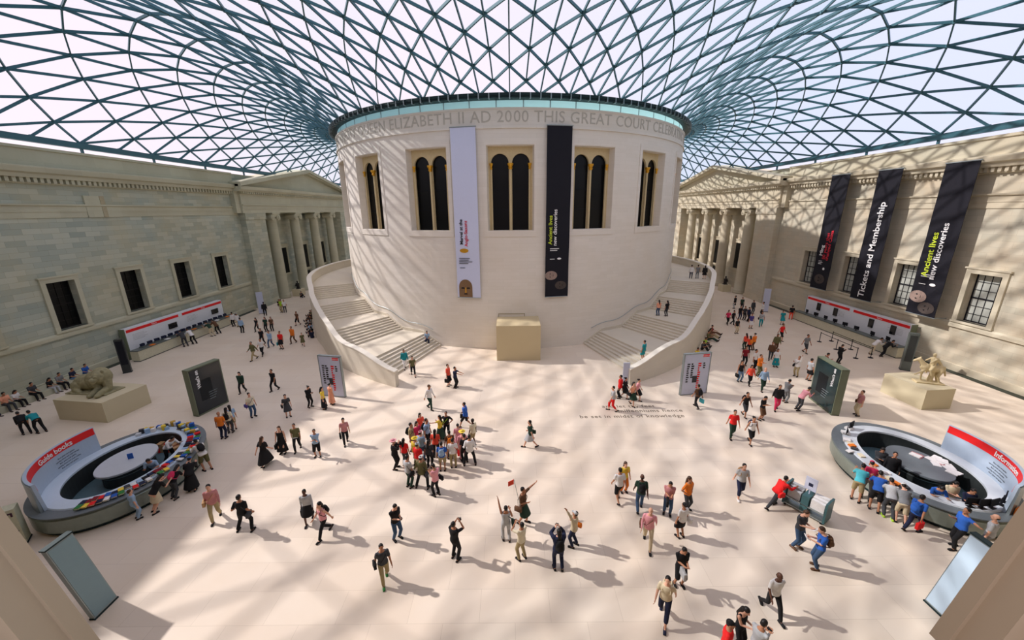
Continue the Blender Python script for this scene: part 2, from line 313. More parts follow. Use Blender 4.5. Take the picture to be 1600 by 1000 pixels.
# ---------------------------------------------------------------- porticos on the side walls
def portico(s, side, label):
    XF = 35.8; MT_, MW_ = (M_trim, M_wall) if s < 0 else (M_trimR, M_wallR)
    root = thing('portico', (s*XF, 71.5, 0), 0, label, 'portico')
    def loc(m): m.v = [(x-s*XF, y-71.5, z) for x, y, z in m.v]; return m
    b = MB()
    for y0, y1 in ((54.0, 58.3), (84.2, 89.0)):
        b.box(s*XF, s*(XF+3.4), y0, y1, 0, 13.15)
        b.box(s*(XF-.12), s*(XF+3.4), y0-.1, y1+.1, 12.3, 13.15); b.box(s*(XF-.1), s*(XF+3.4), y0-.1, y1+.1, 0, .5)
    b.box(s*38.2, s*39.2, 58.3, 84.2, 0, 13.15)
    loc(b).build('portico_wall', MW_, root)
    e = MB()
    def pr(pts, y0=53.7, y1=89.3): e.extrude_y([(s*x, z) for x, z in pts], y0, y1)
    pr([(39.2,13.15),(XF-.05,13.15),(XF-.05,13.7),(XF-.12,13.7),(XF-.12,14.1),(XF-.25,14.15),(XF-.25,14.3),(39.2,14.3)])
    pr([(39.2,14.3),(XF-.05,14.3),(XF-.05,15.6),(XF-.3,15.65),(XF-.3,15.9),(39.2,15.9)])
    pr([(39.2,15.9),(XF-.55,15.9),(XF-.85,16.15),(XF-.95,16.55),(39.2,16.6)], 52.9, 90.1)
    y = 53.8
    while y < 89.2: e.box(s*XF, s*(XF-.5), y, y+.22, 15.66, 15.92); y += .44
    e.box(s*(XF+.2), s*39.2, 52.9, 54.0, 13.15, 16.5); e.box(s*(XF+.2), s*39.2, 89, 90.1, 13.15, 16.5)
    loc(e).build('entablature', MT_, root)
    p = MB(); X0, X1 = XF-.05, 39.2
    def tri(xa, xb, inset, zb):      # triangular prism along x
        ys = (53.1+inset*3.6, 89.9-inset*3.6); z1 = 16.6+3.35-inset*1.0
        P = [(s*xa, ys[0], zb), (s*xa, ys[1], zb), (s*xa, 71.5, z1)]; Q = [(s*xb, y, z) for _, y, z in P]
        p.add(P+Q, [(0,1,2),(5,4,3),(0,3,4,1),(1,4,5,2),(2,5,3,0)])
    tri(XF+.15, X1, .35, 16.6)
    for sg in (-1, 1):   # raking cornices
        ya = 71.5 + sg*18.6
        for (xa, dz) in ((XF-.95, .0), (XF-.6, -.22)):
            P = []
            for yy, zz in ((ya, 16.55+dz*.2), (71.5, 19.75+dz)):
                P += [(s*xa, yy, zz), (s*X1, yy, zz), (s*X1, yy, zz+.5+dz), (s*xa, yy, zz+.5+dz)]
            p.add(P, [(0,1,2,3),(7,6,5,4),(0,4,5,1),(1,5,6,2),(2,6,7,3),(3,7,4,0)])
    loc(p).build('pediment', MT_, root)
    for yc in (61.0, 67.5, 74.0, 80.5):
        c = MB(); prof = [(1.0, 0), (1.0, .25), (.92, .3), (.98, .45), (.86, .6)] + [(.82-.12*(t/8)**1.4, .65+11.5*t/8) for t in range(9)] + [(.74, 12.2), (.78, 12.3)]
        n = 40; rings = []
        for r, z in prof:
            rings.append([((r-(.035 if (k % 2 and .6 < z < 12.1) else 0))*cos(2*pi*k/n), (r-(.035 if (k % 2 and .6 < z < 12.1) else 0))*sin(2*pi*k/n), z) for k in range(n)])
        c.loft(rings); col = c.build('column', MT_, root, True, loc=(s*.8, yc-71.5, 0))
        k = MB(); k.box(-.95, .95, -.98, .98, 12.95, 13.15); k.box(-.8, .8, -.85, .85, 12.75, 12.95)
        for sy in (-1, 1):     # scrolls facing the court
            for r, dx in ((.46, .82), (.3, .88), (.13, .94)):
                k.tube([(-dx, sy*.74, 12.5), (dx, sy*.74, 12.5)], r, 18)
        k.box(-.75, .75, -.7, .7, 12.55, 12.8)
        k.build('capital', MT_, col)
    for yc in (65.3, 72.1, 78.9):
        w = MB(); g = MB(); X = 38.2
        for a, b_ in ((-1.5, -1.12), (1.12, 1.5)): w.box(s*(X+.02), s*(X-.1), yc+a, yc+b_, 3.2, 7.7)
        w.box(s*(X+.02), s*(X-.22), yc-1.45, yc+1.45, 7.5, 8.0); w.box(s*(X+.02), s*(X-.3), yc-1.6, yc+1.6, 8.0, 8.15); w.box(s*(X+.02), s*(X-.28), yc-1.5, yc+1.5, 3.0, 3.3)
        g.box(s*X, s*(X-.04), yc-1.12, yc+1.12, 3.3, 7.5)
        wo = loc(w).build('window_surround', MT_, root); loc(g).build('pane', M_winglass, wo)
    dr = MB(); dr.box(s*38.2, s*38.0, 70.3, 72.9, 0, 2.7); loc(dr).build('doorway', M_dark, root)
portico(-1, 'left', 'grey stone portico with four fluted columns and pediment, on left wall, in shade')
portico(1, 'right', 'stone portico with four columns and pediment, on right wall, patched with sunlit lattice shadow')

# ---------------------------------------------------------------- rotunda
rot = thing('rotunda', (0, DY, 0), 0, 'huge round white stone reading room drum standing in the middle of the court', 'building')
def rl(m): m.v = [(x, y-DY, z) for x, y, z in m.v]; return m
WINS = [20*k for k in range(18)]; HWD = 5.35
dm = MB()
def cyl_patch(m, t0, t1, z0, z1, r, n=None):
    n = n or max(1, int(math.ceil((t1-t0)/2.0)))
    rings = []; 
    for z in (z0, z1): rings.append([dp(t0+(t1-t0)*k/n, r, z) for k in range(n+1)])
    o = len(m.v); m.v += rings[0]+rings[1]
    for k in range(n): m.f.append((o+k, o+k+1, o+n+1+k+1, o+n+1+k)); m.m.append(m.mi)
def ring_band(m, r0, r1, z0, z1, t0=0, t1=360, n=180):   # closed solid ring segment
    full = t1-t0 >= 360
    def c(r, z): return [dp(t0+(t1-t0)*k/n, r, z) for k in range(n if full else n+1)]
    rg = [c(r0, z0), c(r1, z0), c(r1, z1), c(r0, z1)]; L = len(rg[0]); o = len(m.v)
    for q in rg: m.v += q
    cnt = L if full else L-1
    for a in range(4):
        b = (a+1) % 4
        for k in range(cnt): m.f.append((o+a*L+k, o+a*L+(k+1) % L, o+b*L+(k+1) % L, o+b*L+k)); m.m.append(m.mi)
    if not full:
        m.f.append((o, o+L, o+2*L, o+3*L)); m.f.append((o+L-1, o+2*L-1, o+3*L-1, o+4*L-1)); m.m += [m.mi]*2
cyl_patch(dm, 0, 360, 0, 11.4, DR, 180); cyl_patch(dm, 0, 360, 18.55, 21.45, DR, 180)
for w in WINS:
    cyl_patch(dm, w+HWD, w+20-HWD, 11.4, 18.55, DR, 6)
    for e in (-HWD, HWD):       # reveals
        q = [dp(w+e, DR, 11.4), dp(w+e*.96, DR-1.1, 11.4), dp(w+e*.96, DR-1.1, 18.55), dp(w+e, DR, 18.55)]; dm.add(q, [(0,1,2,3)])
    for z in (11.4, 18.55):
        a = [dp(w-HWD+2*HWD*k/6, DR, z) for k in range(7)]; b_ = [dp((w-HWD*.96+2*HWD*.96*k/6), DR-1.1, z) for k in range(7)]
        dm.add(a+b_, [(k, k+1, 8+k, 7+k) for k in range(6)])
ring_band(dm, DR-.9, DR-.01, 21.44, 21.46)
drum_o = rl(dm).build('drum_wall', M_drum, rot)
tr = MB()
ring_band(tr, DR-.05, DR+.12, 19.86, 19.98); ring_band(tr, DR-.05, DR+.05, 21.3, 21.46)
for w in WINS:
    for (h0, h1, z0, z1) in ((HWD+.02, HWD+.95, 11.3, 18.6), ):
        for sg in (-1, 1):
            a, b_ = sorted((w+sg*h0, w+sg*h1)); ring_band(tr, DR-.03, DR+.05, z0, z1, a, b_, 2)
        ring_band(tr, DR-.03, DR+.05, 18.6, 19.1, w-HWD-.95, w+HWD+.95, 8); ring_band(tr, DR-.03, DR+.05, 10.85, 11.38, w-HWD-.95, w+HWD+.95, 8)
rl(tr).build('string_course', M_drum, rot)
# windows with twin arches
def arch_window(w):
    t = radians(w); R = Matrix.Rotation(t, 3, 'Z'); base = Vector((0, 0, 0))
    def P(x, d, z):   # x along chord, d = depth from DR inwards, z
        return R @ Vector((x, -(DR-d), z))
    hw = 2.02; z0, z1 = 11.4, 18.55; N = 14
    g = MB(); g.add([P(x, 1.05, z) for x, z in ((-hw, z0), (hw, z0), (hw, z1), (-hw, z1))], [(0,1,2,3)])
    fr = MB(); aw = .78; zc = 17.2
    # screen with two arched holes: top panel pieces built as strips
    for cx in (-.93, .93):
        top = [(cx+aw*cos(pi-pi*k/N), zc+aw*sin(pi-pi*k/N)) for k in range(N+1)]
        L, Rr = (-hw if cx < 0 else 0), (0 if cx < 0 else hw)
        for k in range(N):
            (xa, za), (xb, zb) = top[k], top[k+1]
            fa = L+(Rr-L)*k/N; fb = L+(Rr-L)*(k+1)/N
            f4 = [P(xa, .78, za), P(xb, .78, zb), P(fb, .78, z1), P(fa, .78, z1)]
            fr.add(f4, [(0,1,2,3)]); fr.add([P(xa, .78, za), P(xb, .78, zb), P(xb, .98, zb), P(xa, .98, za)], [(0,1,2,3)])
        for xs, xe in ((L, cx-aw), (cx+aw, Rr)):
            if abs(xe-xs) > .01:
                fr.add([P(xs, .78, zc), P(xe, .78, zc), P(xe if xs == L else xs, .78, zc), P(xs, .78, zc)], [])
        fr.add([P(L, .78, z1), P(L, .78, zc), P(cx-aw, .78, zc)], [(0,1,2)]); fr.add([P(Rr, .78, z1), P(Rr, .78, zc), P(cx+aw, .78, zc)], [(0,1,2)])
    def bar(x0, x1, za, zb, d0=.78, d1=.98):
        fr.hexa([P(x0, d0, za), P(x1, d0, za), P(x1, d1, za), P(x0, d1, za), P(x0, d0, zb), P(x1, d0, zb), P(x1, d1, zb), P(x0, d1, zb)])
    bar(-hw, -.93-aw, z0, zc); bar(.93+aw, hw, z0, zc); bar(-.15, .15, z0, zc, .84, .98)
    for sx, (a, b_) in ((0, (-hw, 0)), (1, (0, hw))):
        pass
    fo = fr.build('window', M_cream, rot)
    g.build('pane', M_winglass, fo)
    k = MB()
    for x in (0, -.93-aw+.02, .93+aw-.02):
        r = .11 if x == 0 else .07
        k.tube([P(x, .72, z0), P(x, .72, 16.7)], r, 8); 
    k.build('colonette', M_cream, fo)
    for x, r in ((0, .27), (-.93-aw, .16), (.93+aw, .16)):
        c = MB(); p = P(x, .7, 16.65)
        c.tube([p, p+Vector((0, 0, .14)), p+Vector((0, 0, .2)), p+Vector((0, 0, .42)), p+Vector((0, 0, .52))], [r*.5, r*.75, r*.55, r, r], 10)
        c.build('capital', M_gold, fo)
    gl = MB()
    for zz in (13.2, 15.0): gl.hexa([P(-hw, 1.0, zz), P(hw, 1.0, zz), P(hw, 1.04, zz), P(-hw, 1.04, zz), P(-hw, 1.0, zz+.05), P(hw, 1.0, zz+.05), P(hw, 1.04, zz+.05), P(-hw, 1.04, zz+.05)])
    gl.build('glazing_bar', M_black, fo)
for w in WINS: arch_window(w)
# inscription: thin relief letters, greyer tone paints the shade of incised cuts
M_ins = mat('shade_toned_letters', (188,182,170), .9)
def ins_bend(th0):
    def b(co):
        t = radians(th0) + co.x/DR; r = DR+.012+co.z
        return Vector((r*sin(t), -r*cos(t), 20.72+co.y))
    return b
text('inscription', 'HER MAJESTY QUEEN ELIZABETH II AD 20', 1.28, None, M_ins, .012, rot, 'RIGHT', ins_bend(.5), space=1.06)
text('inscription', '00 THIS GREAT COURT CELEBRATING THE MILLENNIUM', 1.28, None, M_ins, .012, rot, 'LEFT', ins_bend(.75), space=1.06)
# clerestory glass, gutter ring and brackets
cg = MB(); ring_band(cg, DR-.3, DR-.27, 21.45, 22.1)
CG_ = rl(cg)
gt = MB(); ring_band(gt, DR-.25, DR+.55, 22.05, 22.22); ring_band(gt, DR+.15, DR+.62, 22.2, 22.42)
rl(gt).build('gutter_ring', M_tealD, rot)
bk = MB()
for k in range(168):
    t = k*360/168; Rm = Matrix.Rotation(radians(t), 3, 'Z'); bk.obox(Rm @ Vector((0, -(DR+.5), 21.98)), .09, .36, .42, M=Rm)
bk.build('gutter_bracket', M_steel, rot)['kind'] = 'stuff'
# service grille over the door and its thin frame
gr = MB(); ring_band(gr, DR-.02, DR+.03, 3.55, 3.62, -3.4, 3.2, 6); ring_band(gr, DR-.02, DR+.03, 2.4, 3.6, -3.4, -3.25, 1); ring_band(gr, DR-.02, DR+.03, 2.4, 3.6, 3.05, 3.2, 1)
rl(gr).build('door_frame', M_riser, rot); g2 = MB(); ring_band(g2, DR-.02, DR+.04, 3.05, 3.25, -2.6, 2.3, 4); rl(g2).build('grille', M_dark, rot)
kb = MB(); kb.box(-1.98, 1.98, -1.6, 1.6, 0, 3.3)
tag(kb.build('stone_block', stone('block_stone', (206,190,152), (200,184,148), (190,176,140), 9, 9, .001, 'wall', stain=(188,170,130), stain_amt=.3, bump=0), loc=(.57, 34.45, 0)), 'plain tall beige box standing against the front of the drum', 'block')
# ---------------------------------------------------------------- glass roof
M = 112; NR = 18
ZR, ZB = 22.35, 19.0
def bound(i):
    i %= M; side, k = divmod((i+14) % M, 28); t = k/28.0
    S = [(-WX, 8.1), (WX, 8.1), (WX, YN+1), (-WX, YN+1)]
    a, b_ = S[side], S[(side+1) % 4]; return (a[0]+(b_[0]-a[0])*t, a[1]+(b_[1]-a[1])*t)
def node(i, s):
    th = radians(360.0*i/M); r0 = (DR+.2)*sin(th), DY-(DR+.2)*cos(th); b_ = bound(i)
    L = hypot(b_[0]-r0[0], b_[1]-r0[1]); A = min(.18*L, 6.0)
    x = r0[0]+(b_[0]-r0[0])*s; y = r0[1]+(b_[1]-r0[1])*s
    return Vector((x, y, ZR+(ZB-ZR)*s + 4*A*s*(1-s)))
nodes = {}
for j in range(NR+1):
    for i in range(M):
        if (i+j) % 2 == 0: nodes[j, i] = node(i, (j/NR)**1.1)
for i in range(1, M, 2): nodes[NR, i] = node(i, 1.0)
edges = set()
for (j, i) in list(nodes):
    if (i+j) % 2: continue
    for di in (-1, 1):
        if (j+1, (i+di) % M) in nodes and (i+di+j+1) % 2 == 0: edges.add(((j, i), (j+1, (i+di) % M)))
    if (j+2, i) in nodes: edges.add(((j, i), (j+2, i)))
    elif j == NR-1: edges.add(((j, i), (NR, i)))
rb = MB()
def beam(a, b_, w, h):
    d = (b_-a); L = d.length; d.normalize(); sd = d.cross(Vector((0, 0, 1))).normalized(); up = sd.cross(d)
    P = []
    for q in (a, b_): P += [q-sd*w/2-up*h/2, q+sd*w/2-up*h/2, q+sd*w/2+up*h/2, q-sd*w/2+up*h/2]
    rb.add(P, [(3,2,1,0),(4,5,6,7),(0,1,5,4),(1,2,6,5),(2,3,7,6),(3,0,4,7)])
for a, b_ in edges: beam(nodes[a], nodes[b_], .095, .18)
for q in nodes.values(): rb.tube([q-Vector((0,0,.12)), q+Vector((0,0,.1))], .13, 6)
ceil = st(rb.build('ceiling', M_teal))
gm = D.materials.new('roof_glass'); gm.use_nodes = True; nt = gm.node_tree; nt.nodes.remove(nt.nodes['Principled BSDF'])
tb = nt.nodes.new('ShaderNodeBsdfTransparent'); gb = nt.nodes.new('ShaderNodeBsdfGlossy'); gb.inputs['Roughness'].default_value = .05
lw = nt.nodes.new('ShaderNodeLayerWeight'); lw.inputs[0].default_value = .5
pw = nt.nodes.new('ShaderNodeMath'); pw.operation = 'POWER'; pw.inputs[1].default_value = 3.0; nt.links.new(lw.outputs['Facing'], pw.inputs[0])
cx = nt.nodes.new('ShaderNodeMix'); cx.data_type = 'RGBA'; cx.inputs['A'].default_value = (.93, .965, .96, 1); cx.inputs['B'].default_value = (.42, .74, .78, 1)
nt.links.new(pw.outputs[0], cx.inputs['Factor']); nt.links.new(cx.outputs['Result'], tb.inputs[0])
mr = nt.nodes.new('ShaderNodeMath'); mr.operation = 'MULTIPLY_ADD'; mr.inputs[1].default_value = .1; mr.inputs[2].default_value = .02; nt.links.new(pw.outputs[0], mr.inputs[0])
ms_ = nt.nodes.new('ShaderNodeMixShader'); nt.links.new(mr.outputs[0], ms_.inputs[0]); nt.links.new(tb.outputs[0], ms_.inputs[1]); nt.links.new(gb.outputs[0], ms_.inputs[2])
nt.links.new(ms_.outputs[0], nt.nodes['Material Output'].inputs[0])
gl = MB(); up = Vector((0, 0, .12))
def tri3(a, b_, c): gl.add([nodes[a]+up, nodes[b_]+up, nodes[c]+up], [(0,1,2)])
for i in range(0, M, 2): tri3((0, i), (1, (i+1) % M), (0, (i+2) % M))
for (j, i) in list(nodes):
    if (i+j) % 2: continue
    for di in (-1, 1):
        a = (j+1, (i+di) % M)
        if (j+2, i) in nodes and a in nodes: tri3((j, i), a, (j+2, i))
    if j == NR-1:
        for di in (-1, 1): tri3((j, i), (NR, (i+di) % M), (NR, i))
gl.build('glazing', gm, ceil)
cgm = D.materials.new('frosted_cyan_glass'); cgm.use_nodes = True; cn = cgm.node_tree; cn.nodes.remove(cn.nodes['Principled BSDF'])
d1 = cn.nodes.new('ShaderNodeBsdfDiffuse'); d1.inputs[0].default_value = (.6, .82, .82, 1); d2 = cn.nodes.new('ShaderNodeBsdfTranslucent'); d2.inputs[0].default_value = (.62, .84, .84, 1)
dm_ = cn.nodes.new('ShaderNodeMixShader'); dm_.inputs[0].default_value = .7; cn.links.new(d1.outputs[0], dm_.inputs[1]); cn.links.new(d2.outputs[0], dm_.inputs[2]); cn.links.new(dm_.outputs[0], cn.nodes['Material Output'].inputs[0])
CG_.build('clerestory_glazing', cgm, rot)
lid = MB(); lid.lathe((0, 0, 0), [(DR-.9, 21.3), (DR-.9, 21.45), (0.01, 21.5)], 90); lid.build('flat_roof', mat('lead_roof', (150,154,156), .6), rot)
pst = MB()
for k in range(60):
    Rm = Matrix.Rotation(radians(6*k+3), 3, 'Z'); pst.obox(Rm @ Vector((0, -(DR-.28), 21.44)), .06, .06, .66, M=Rm)
pst.build('clerestory_post', M_steel, rot)['kind'] = 'stuff'
eb = MB()
def ebeam(x0, x1, y0, y1): eb.box(x0, x1, y0, y1, 18.56, 19.02)
ebeam(-WX-.2, -WX+.2, 7, YN); ebeam(WX-.2, WX+.2, 7, YN); ebeam(-WX, WX, 7.9, 8.3); ebeam(-WX, WX, YN-.2, YN+.2)
for i in range(0, M, 2):
    x, y = bound(i); eb.box(x-.08, x+.08, y-.08, y+.08, 18.15, 18.6)
eb.build('edge_beam', M_teal, ceil)
# ---------------------------------------------------------------- curved staircases
PT = [16.5, 29, 42.5, 56.6, 70, 120]; PR = [31.95, 30.5, 28.45, 27.45, 27.3, 27.3]
def interp(x, xs, ys):
    if x <= xs[0]: return ys[0]
    for i in range(len(xs)-1):
        if x <= xs[i+1]: return ys[i]+(ys[i+1]-ys[i])*(x-xs[i])/(xs[i+1]-xs[i])
    return ys[-1]
FL = [(19.0, 24.3), (31.4, 37.3), (44.2, 50.0), (57.0, 62.3)]; RISE = .165
def zstair(t):
    z = 0
    for a, b_ in FL:
        if t >= b_: z += 7*RISE
        elif t > a: z += 7*RISE*(t-a)/(b_-a)
    return z
ZT = [14, 17, 19, 21, 23, 25.5, 28, 31, 34, 37, 40, 44, 47, 50, 53, 57, 60, 63, 66, 84, 90, 120]
def zpar(t): return 1.12 + zstair(min(t+1.2, 120))*.96 + .05
def staircase(s, label):
    root = thing('staircase', (s*20, DY-20, 0), 0, label, 'staircase', None)
    O = Vector((s*20, DY-20, 0))
    def L(m): m.v = [(x-O.x, y-O.y, z) for x, y, z in m.v]; return m
    m = MB(); segs = []; z = 0.0; prev = None
    for a, b_ in FL:
        if prev is not None: segs.append((prev, a, z))
        for k in range(7): z += RISE; segs.append((a+(b_-a)*k/7, a+(b_-a)*(k+1)/7, z))
        prev = b_
    segs.append((prev, 112, z))
    for a, b_, zz in segs:
        n = max(1, int((b_-a)/1.5+.5)); ri = DR-.02
        for q in range(n):
            t0 = a+(b_-a)*q/n; t1 = a+(b_-a)*(q+1)/n; r0 = interp(t0, PT, PR)-.4; r1 = interp(t1, PT, PR)-.4
            P = [dp(s*t0, ri, 0), dp(s*t0, r0, 0), dp(s*t1, r1, 0), dp(s*t1, ri, 0)]
            m.hexa(P+[(x, y, zz) for x, y, _ in P])
    L(m).build('steps', M_stair, root)
    w = MB(); c = MB(); ts = [16.5+1.5*k for k in range(65)]
    def zp(t): return sum(zpar(t+d) for d in (-2.5, -1.2, 0, 1.2, 2.5))/5
    ra_, rb = [], []
    for t in ts:
        r = interp(t, PT, PR); z_ = zp(t)
        ra_.append([dp(s*t, r-.42, 0), dp(s*t, r+.06, 0), dp(s*t, r, z_), dp(s*t, r-.42, z_)])
        rb.append([dp(s*t, r-.47, z_), dp(s*t, r+.05, z_), dp(s*t, r+.05, z_+.09), dp(s*t, r-.47, z_+.09)])
    w.loft(ra_); c.loft(rb)
    L(w).build('parapet', M_stair, root); L(c).build('coping', mat('pale_coping', (226,220,206), .6, noise=.05), root)
    h = MB(); pts = [dp(s*t, DR+.09, zp(t)-.18) for t in [21+1.5*k for k in range(60)]]; h.tube(pts, .03, 6)
    L(h).build('handrail', M_steel, root)
    k = MB(); ts2 = [19.3+1.5*k_ for k_ in range(60)]
    k.loft([[dp(s*t, DR, max(0, zstair(t)-.1)), dp(s*t, DR+.12, max(0, zstair(t)-.1)), dp(s*t, DR+.12, zstair(t)+.3), dp(s*t, DR, zstair(t)+.3)] for t in ts2])
    L(k).build('skirting', M_stair, root)
staircase(-1, 'curved stone staircase climbing round the left side of the drum')
staircase(1, 'curved stone staircase climbing round the right side of the drum')

# ---------------------------------------------------------------- hanging banners
M_lime = mat('lime_lettering', (196,214,60), .6); M_redl = mat('red_lettering', (206,44,60), .6); M_bwhite = mat('pale_banner_cloth', (206,212,236), .8, noise=.03)
M_bblack = mat('black_banner_cloth', (20,20,30), .75, noise=.1); M_bronze = mat('bronze_print', (128,100,72), .8, noise=.4, scale=20); M_maskp = mat('pale_print', (150,130,120), .8, noise=.5, scale=14)
M_maskg = mat('dark_print', (74,66,62), .8, noise=.5, scale=14)
def banner(O, ux, w, z0, z1, m, label, items, cat='banner', hang=.3):
    ux = Vector(ux).normalized(); O = Vector(O); nrm = ux.cross(Vector((0, 0, 1)))
    root = thing('hanging_banner', (O.x, O.y, z0), 0, label, cat); b = MB(); n = 24
    def P(u, z, d=0): return ux*u + nrm*d + Vector((0, 0, z-z0))
    rings = []
    for k in range(n+1):
        zz = z0+(z1-z0)*k/n; d = .03*sin(k*.9)*(1-k/n)
        rings.append([P(0, zz, d), P(w, zz, d+.01), P(w, zz, d-.02), P(0, zz, d-.03)])
    b.loft(rings); b.build('cloth', m, root)
    r = MB(); r.tube([P(-.05, z1+.02), P(w+.05, z1+.02)], .05, 8); r.build('rod', M_steel, root); r = MB(); r.tube([P(-.03, z0), P(w+.03, z0)], .035, 8); r.build('rod', M_steel, root)
    for u in (.1, w-.1):
        for zz in (z1+.02, z0): r = MB(); r.tube([P(u, zz), P(u, zz, -hang)], .035, 6); r.build('bracket', M_steel, root)
    for it in items:
        k = it[0]
        if k == 't':    # text: string, size, u baseline centre, z centre, material, bold
            _, s_, size, u, z, mm, bold = it
            text('lettering', s_, size, frame(P(u, z, .05), (0, 0, 1), -ux), mm, .004, root, bold=bold)
        elif k == 'lines':
            _, u0, u1, za, n_, mm = it; q = MB()
            for j in range(n_):
                zz = za-.16*j; f_ = .55+.45*random.random()
                q.hexa([P(u0, zz, .045), P(u0+(u1-u0)*f_, zz, .045), P(u0+(u1-u0)*f_, zz, .052), P(u0, zz, .052), P(u0, zz+.05, .045), P(u0+(u1-u0)*f_, zz+.05, .045), P(u0+(u1-u0)*f_, zz+.05, .052), P(u0, zz+.05, .052)])
            q.build('small_print', mm, root)
        elif k == 'helm':   # domed face guard print
            _, u, z, sc = it
            def poly(pts, mm, nm, d): q = MB(); a = [P(u+x*sc, z+y*sc, d) for x, y in pts]; e = [p+nrm*.006 for p in a]; N_ = len(a); q.add(a+e, [tuple(range(N_)), tuple(range(2*N_-1, N_-1, -1))]+[(i, (i+1) % N_, N_+(i+1) % N_, N_+i) for i in range(N_)]); q.build(nm, mm, root)
            dome = [(-.5, 0), (.5, 0)] + [(.5*cos(t*pi/12), .75+.55*sin(t*pi/12)) for t in range(13)]
            poly(dome, M_bronze, 'printed_helmet', .04)
            for sx in (-.2, .2): poly([(sx-.13, .62), (sx+.13, .62), (sx+.1, .72), (sx-.1, .72)], M_txtk, 'printed_eye', .05)
            poly([(-.05, .3), (.05, .3), (.04, .7), (-.04, .7)], M_gold, 'printed_nose', .05); poly([(-.16, .2), (.16, .2), (.1, .28), (-.1, .28)], M_txtk, 'printed_mouth', .05)
        elif k == 'face':
            _, u, z, sc, mm = it; q = MB()
            a = [P(u+sc*.62*cos(2*pi*t/20), z+sc*.45*sin(2*pi*t/20), .04) for t in range(20)]; e = [p+nrm*.006 for p in a]
            q.add(a+e, [tuple(range(20)), tuple(range(39, 19, -1))]+[(i, (i+1) % 20, 20+(i+1) % 20, 20+i) for i in range(20)]); q.build('printed_mask', mm, root)
            q = MB()
            for t in (-.16, .16): q.ell(P(u-.1*sc, z+t*sc, .05), .05*sc, .07*sc, .05*sc)
            q.tube([P(u+.2*sc, z-.1*sc, .05), P(u+.2*sc, z+.1*sc, .05)], .02, 5); q.build('printed_features', M_txtk, root)
        elif k == 'oval':
            _, u, z, a_, b_, mm = it; q = MB(); q.ell(P(u, z, .04), a_, .02, b_, Matrix((ux, nrm, Vector((0,0,1)))).transposed(), 16, 8); q.build('printed_brooch', mm, root)
    return root
def drum_banner(t0, t1, z0, z1, m, label, items):
    a = Vector(dp(t0, DR+.3, 0)); b_ = Vector(dp(t1, DR+.3, 0)); banner(a, b_-a, (b_-a).length, z0, z1, m, label, items)
drum_banner(-13.2, -7.5, 5.2, 20.0, M_bwhite, 'pale lilac banner hanging on the drum, left of its middle window', [
    ('t', 'Marvel at the', .42, .62, 11.3, M_txtk, .008), ('t', 'Anglo-Saxons', .42, 1.06, 11.15, M_redl, .006), ('oval', .82, 9.62, .42, .2, M_gold), ('lines', .3, 1.8, 8.9, 4, M_txtk), ('lines', .35, 1.0, 8.0, 1, M_txtk), ('helm', .82, 5.25, 1.3)])
drum_banner(8.05, 13.75, 5.2, 20.05, M_bblack, 'black banner hanging on the drum, right of its middle window', [
    ('t', 'Ancient lives', .5, .42, 11.4, M_lime, .008), ('t', 'new discoveries', .5, .86, 11.6, M_txtw, .006), ('lines', .4, 1.6, 9.7, 2, M_txtw), ('lines', .4, 1.0, 8.75, 1, M_txtw), ('oval', 1.3, 8.8, .2, .09, M_txtw), ('face', .55, 7.25, .95, M_maskp), ('face', 1.5, 6.3, .9, M_maskg)])
XB = 35.45
def wall_banner(y0, y1, label, items): banner((XB, y0, 0), (0, -1, 0), y0-y1, 4.05, 16.45, M_bblack, label, items, hang=1.12)
wall_banner(45.2, 42.8, 'black banner with red lettering, furthest along the right wall', [('t', 'Ming', .62, .75, 8.4, M_txtw, .01), ('t', '50 years that', .56, 1.22, 8.9, M_redl, .006), ('t', 'changed China', .56, 1.68, 9.0, M_redl, .01), ('lines', .6, 1.4, 7.2, 3, M_txtw), ('oval', 1.5, 6.4, .15, .15, M_txtw), ('face', 1.2, 5.2, 1.2, M_maskg)])
wall_banner(39.55, 37.15, 'black banner with large white lettering, between two others on right wall', [('t', 'Tickets and Membership', .93, 1.25, 8.95, M_txtw, .012)])
wall_banner(33.6, 31.15, 'black banner with lime lettering and masks, nearest on the right wall', [('t', 'Ancient lives', .72, .75, 9.2, M_lime, .01), ('t', 'new discoveries', .72, 1.35, 9.5, M_txtw, .008), ('lines', .5, 1.9, 7.5, 2, M_txtw), ('lines', .5, 1.1, 6.7, 1, M_txtw), ('oval', 1.6, 6.75, .25, .12, M_txtw), ('face', .7, 5.6, 1.15, M_maskp), ('face', 1.6, 4.75, 1.1, M_maskg)])

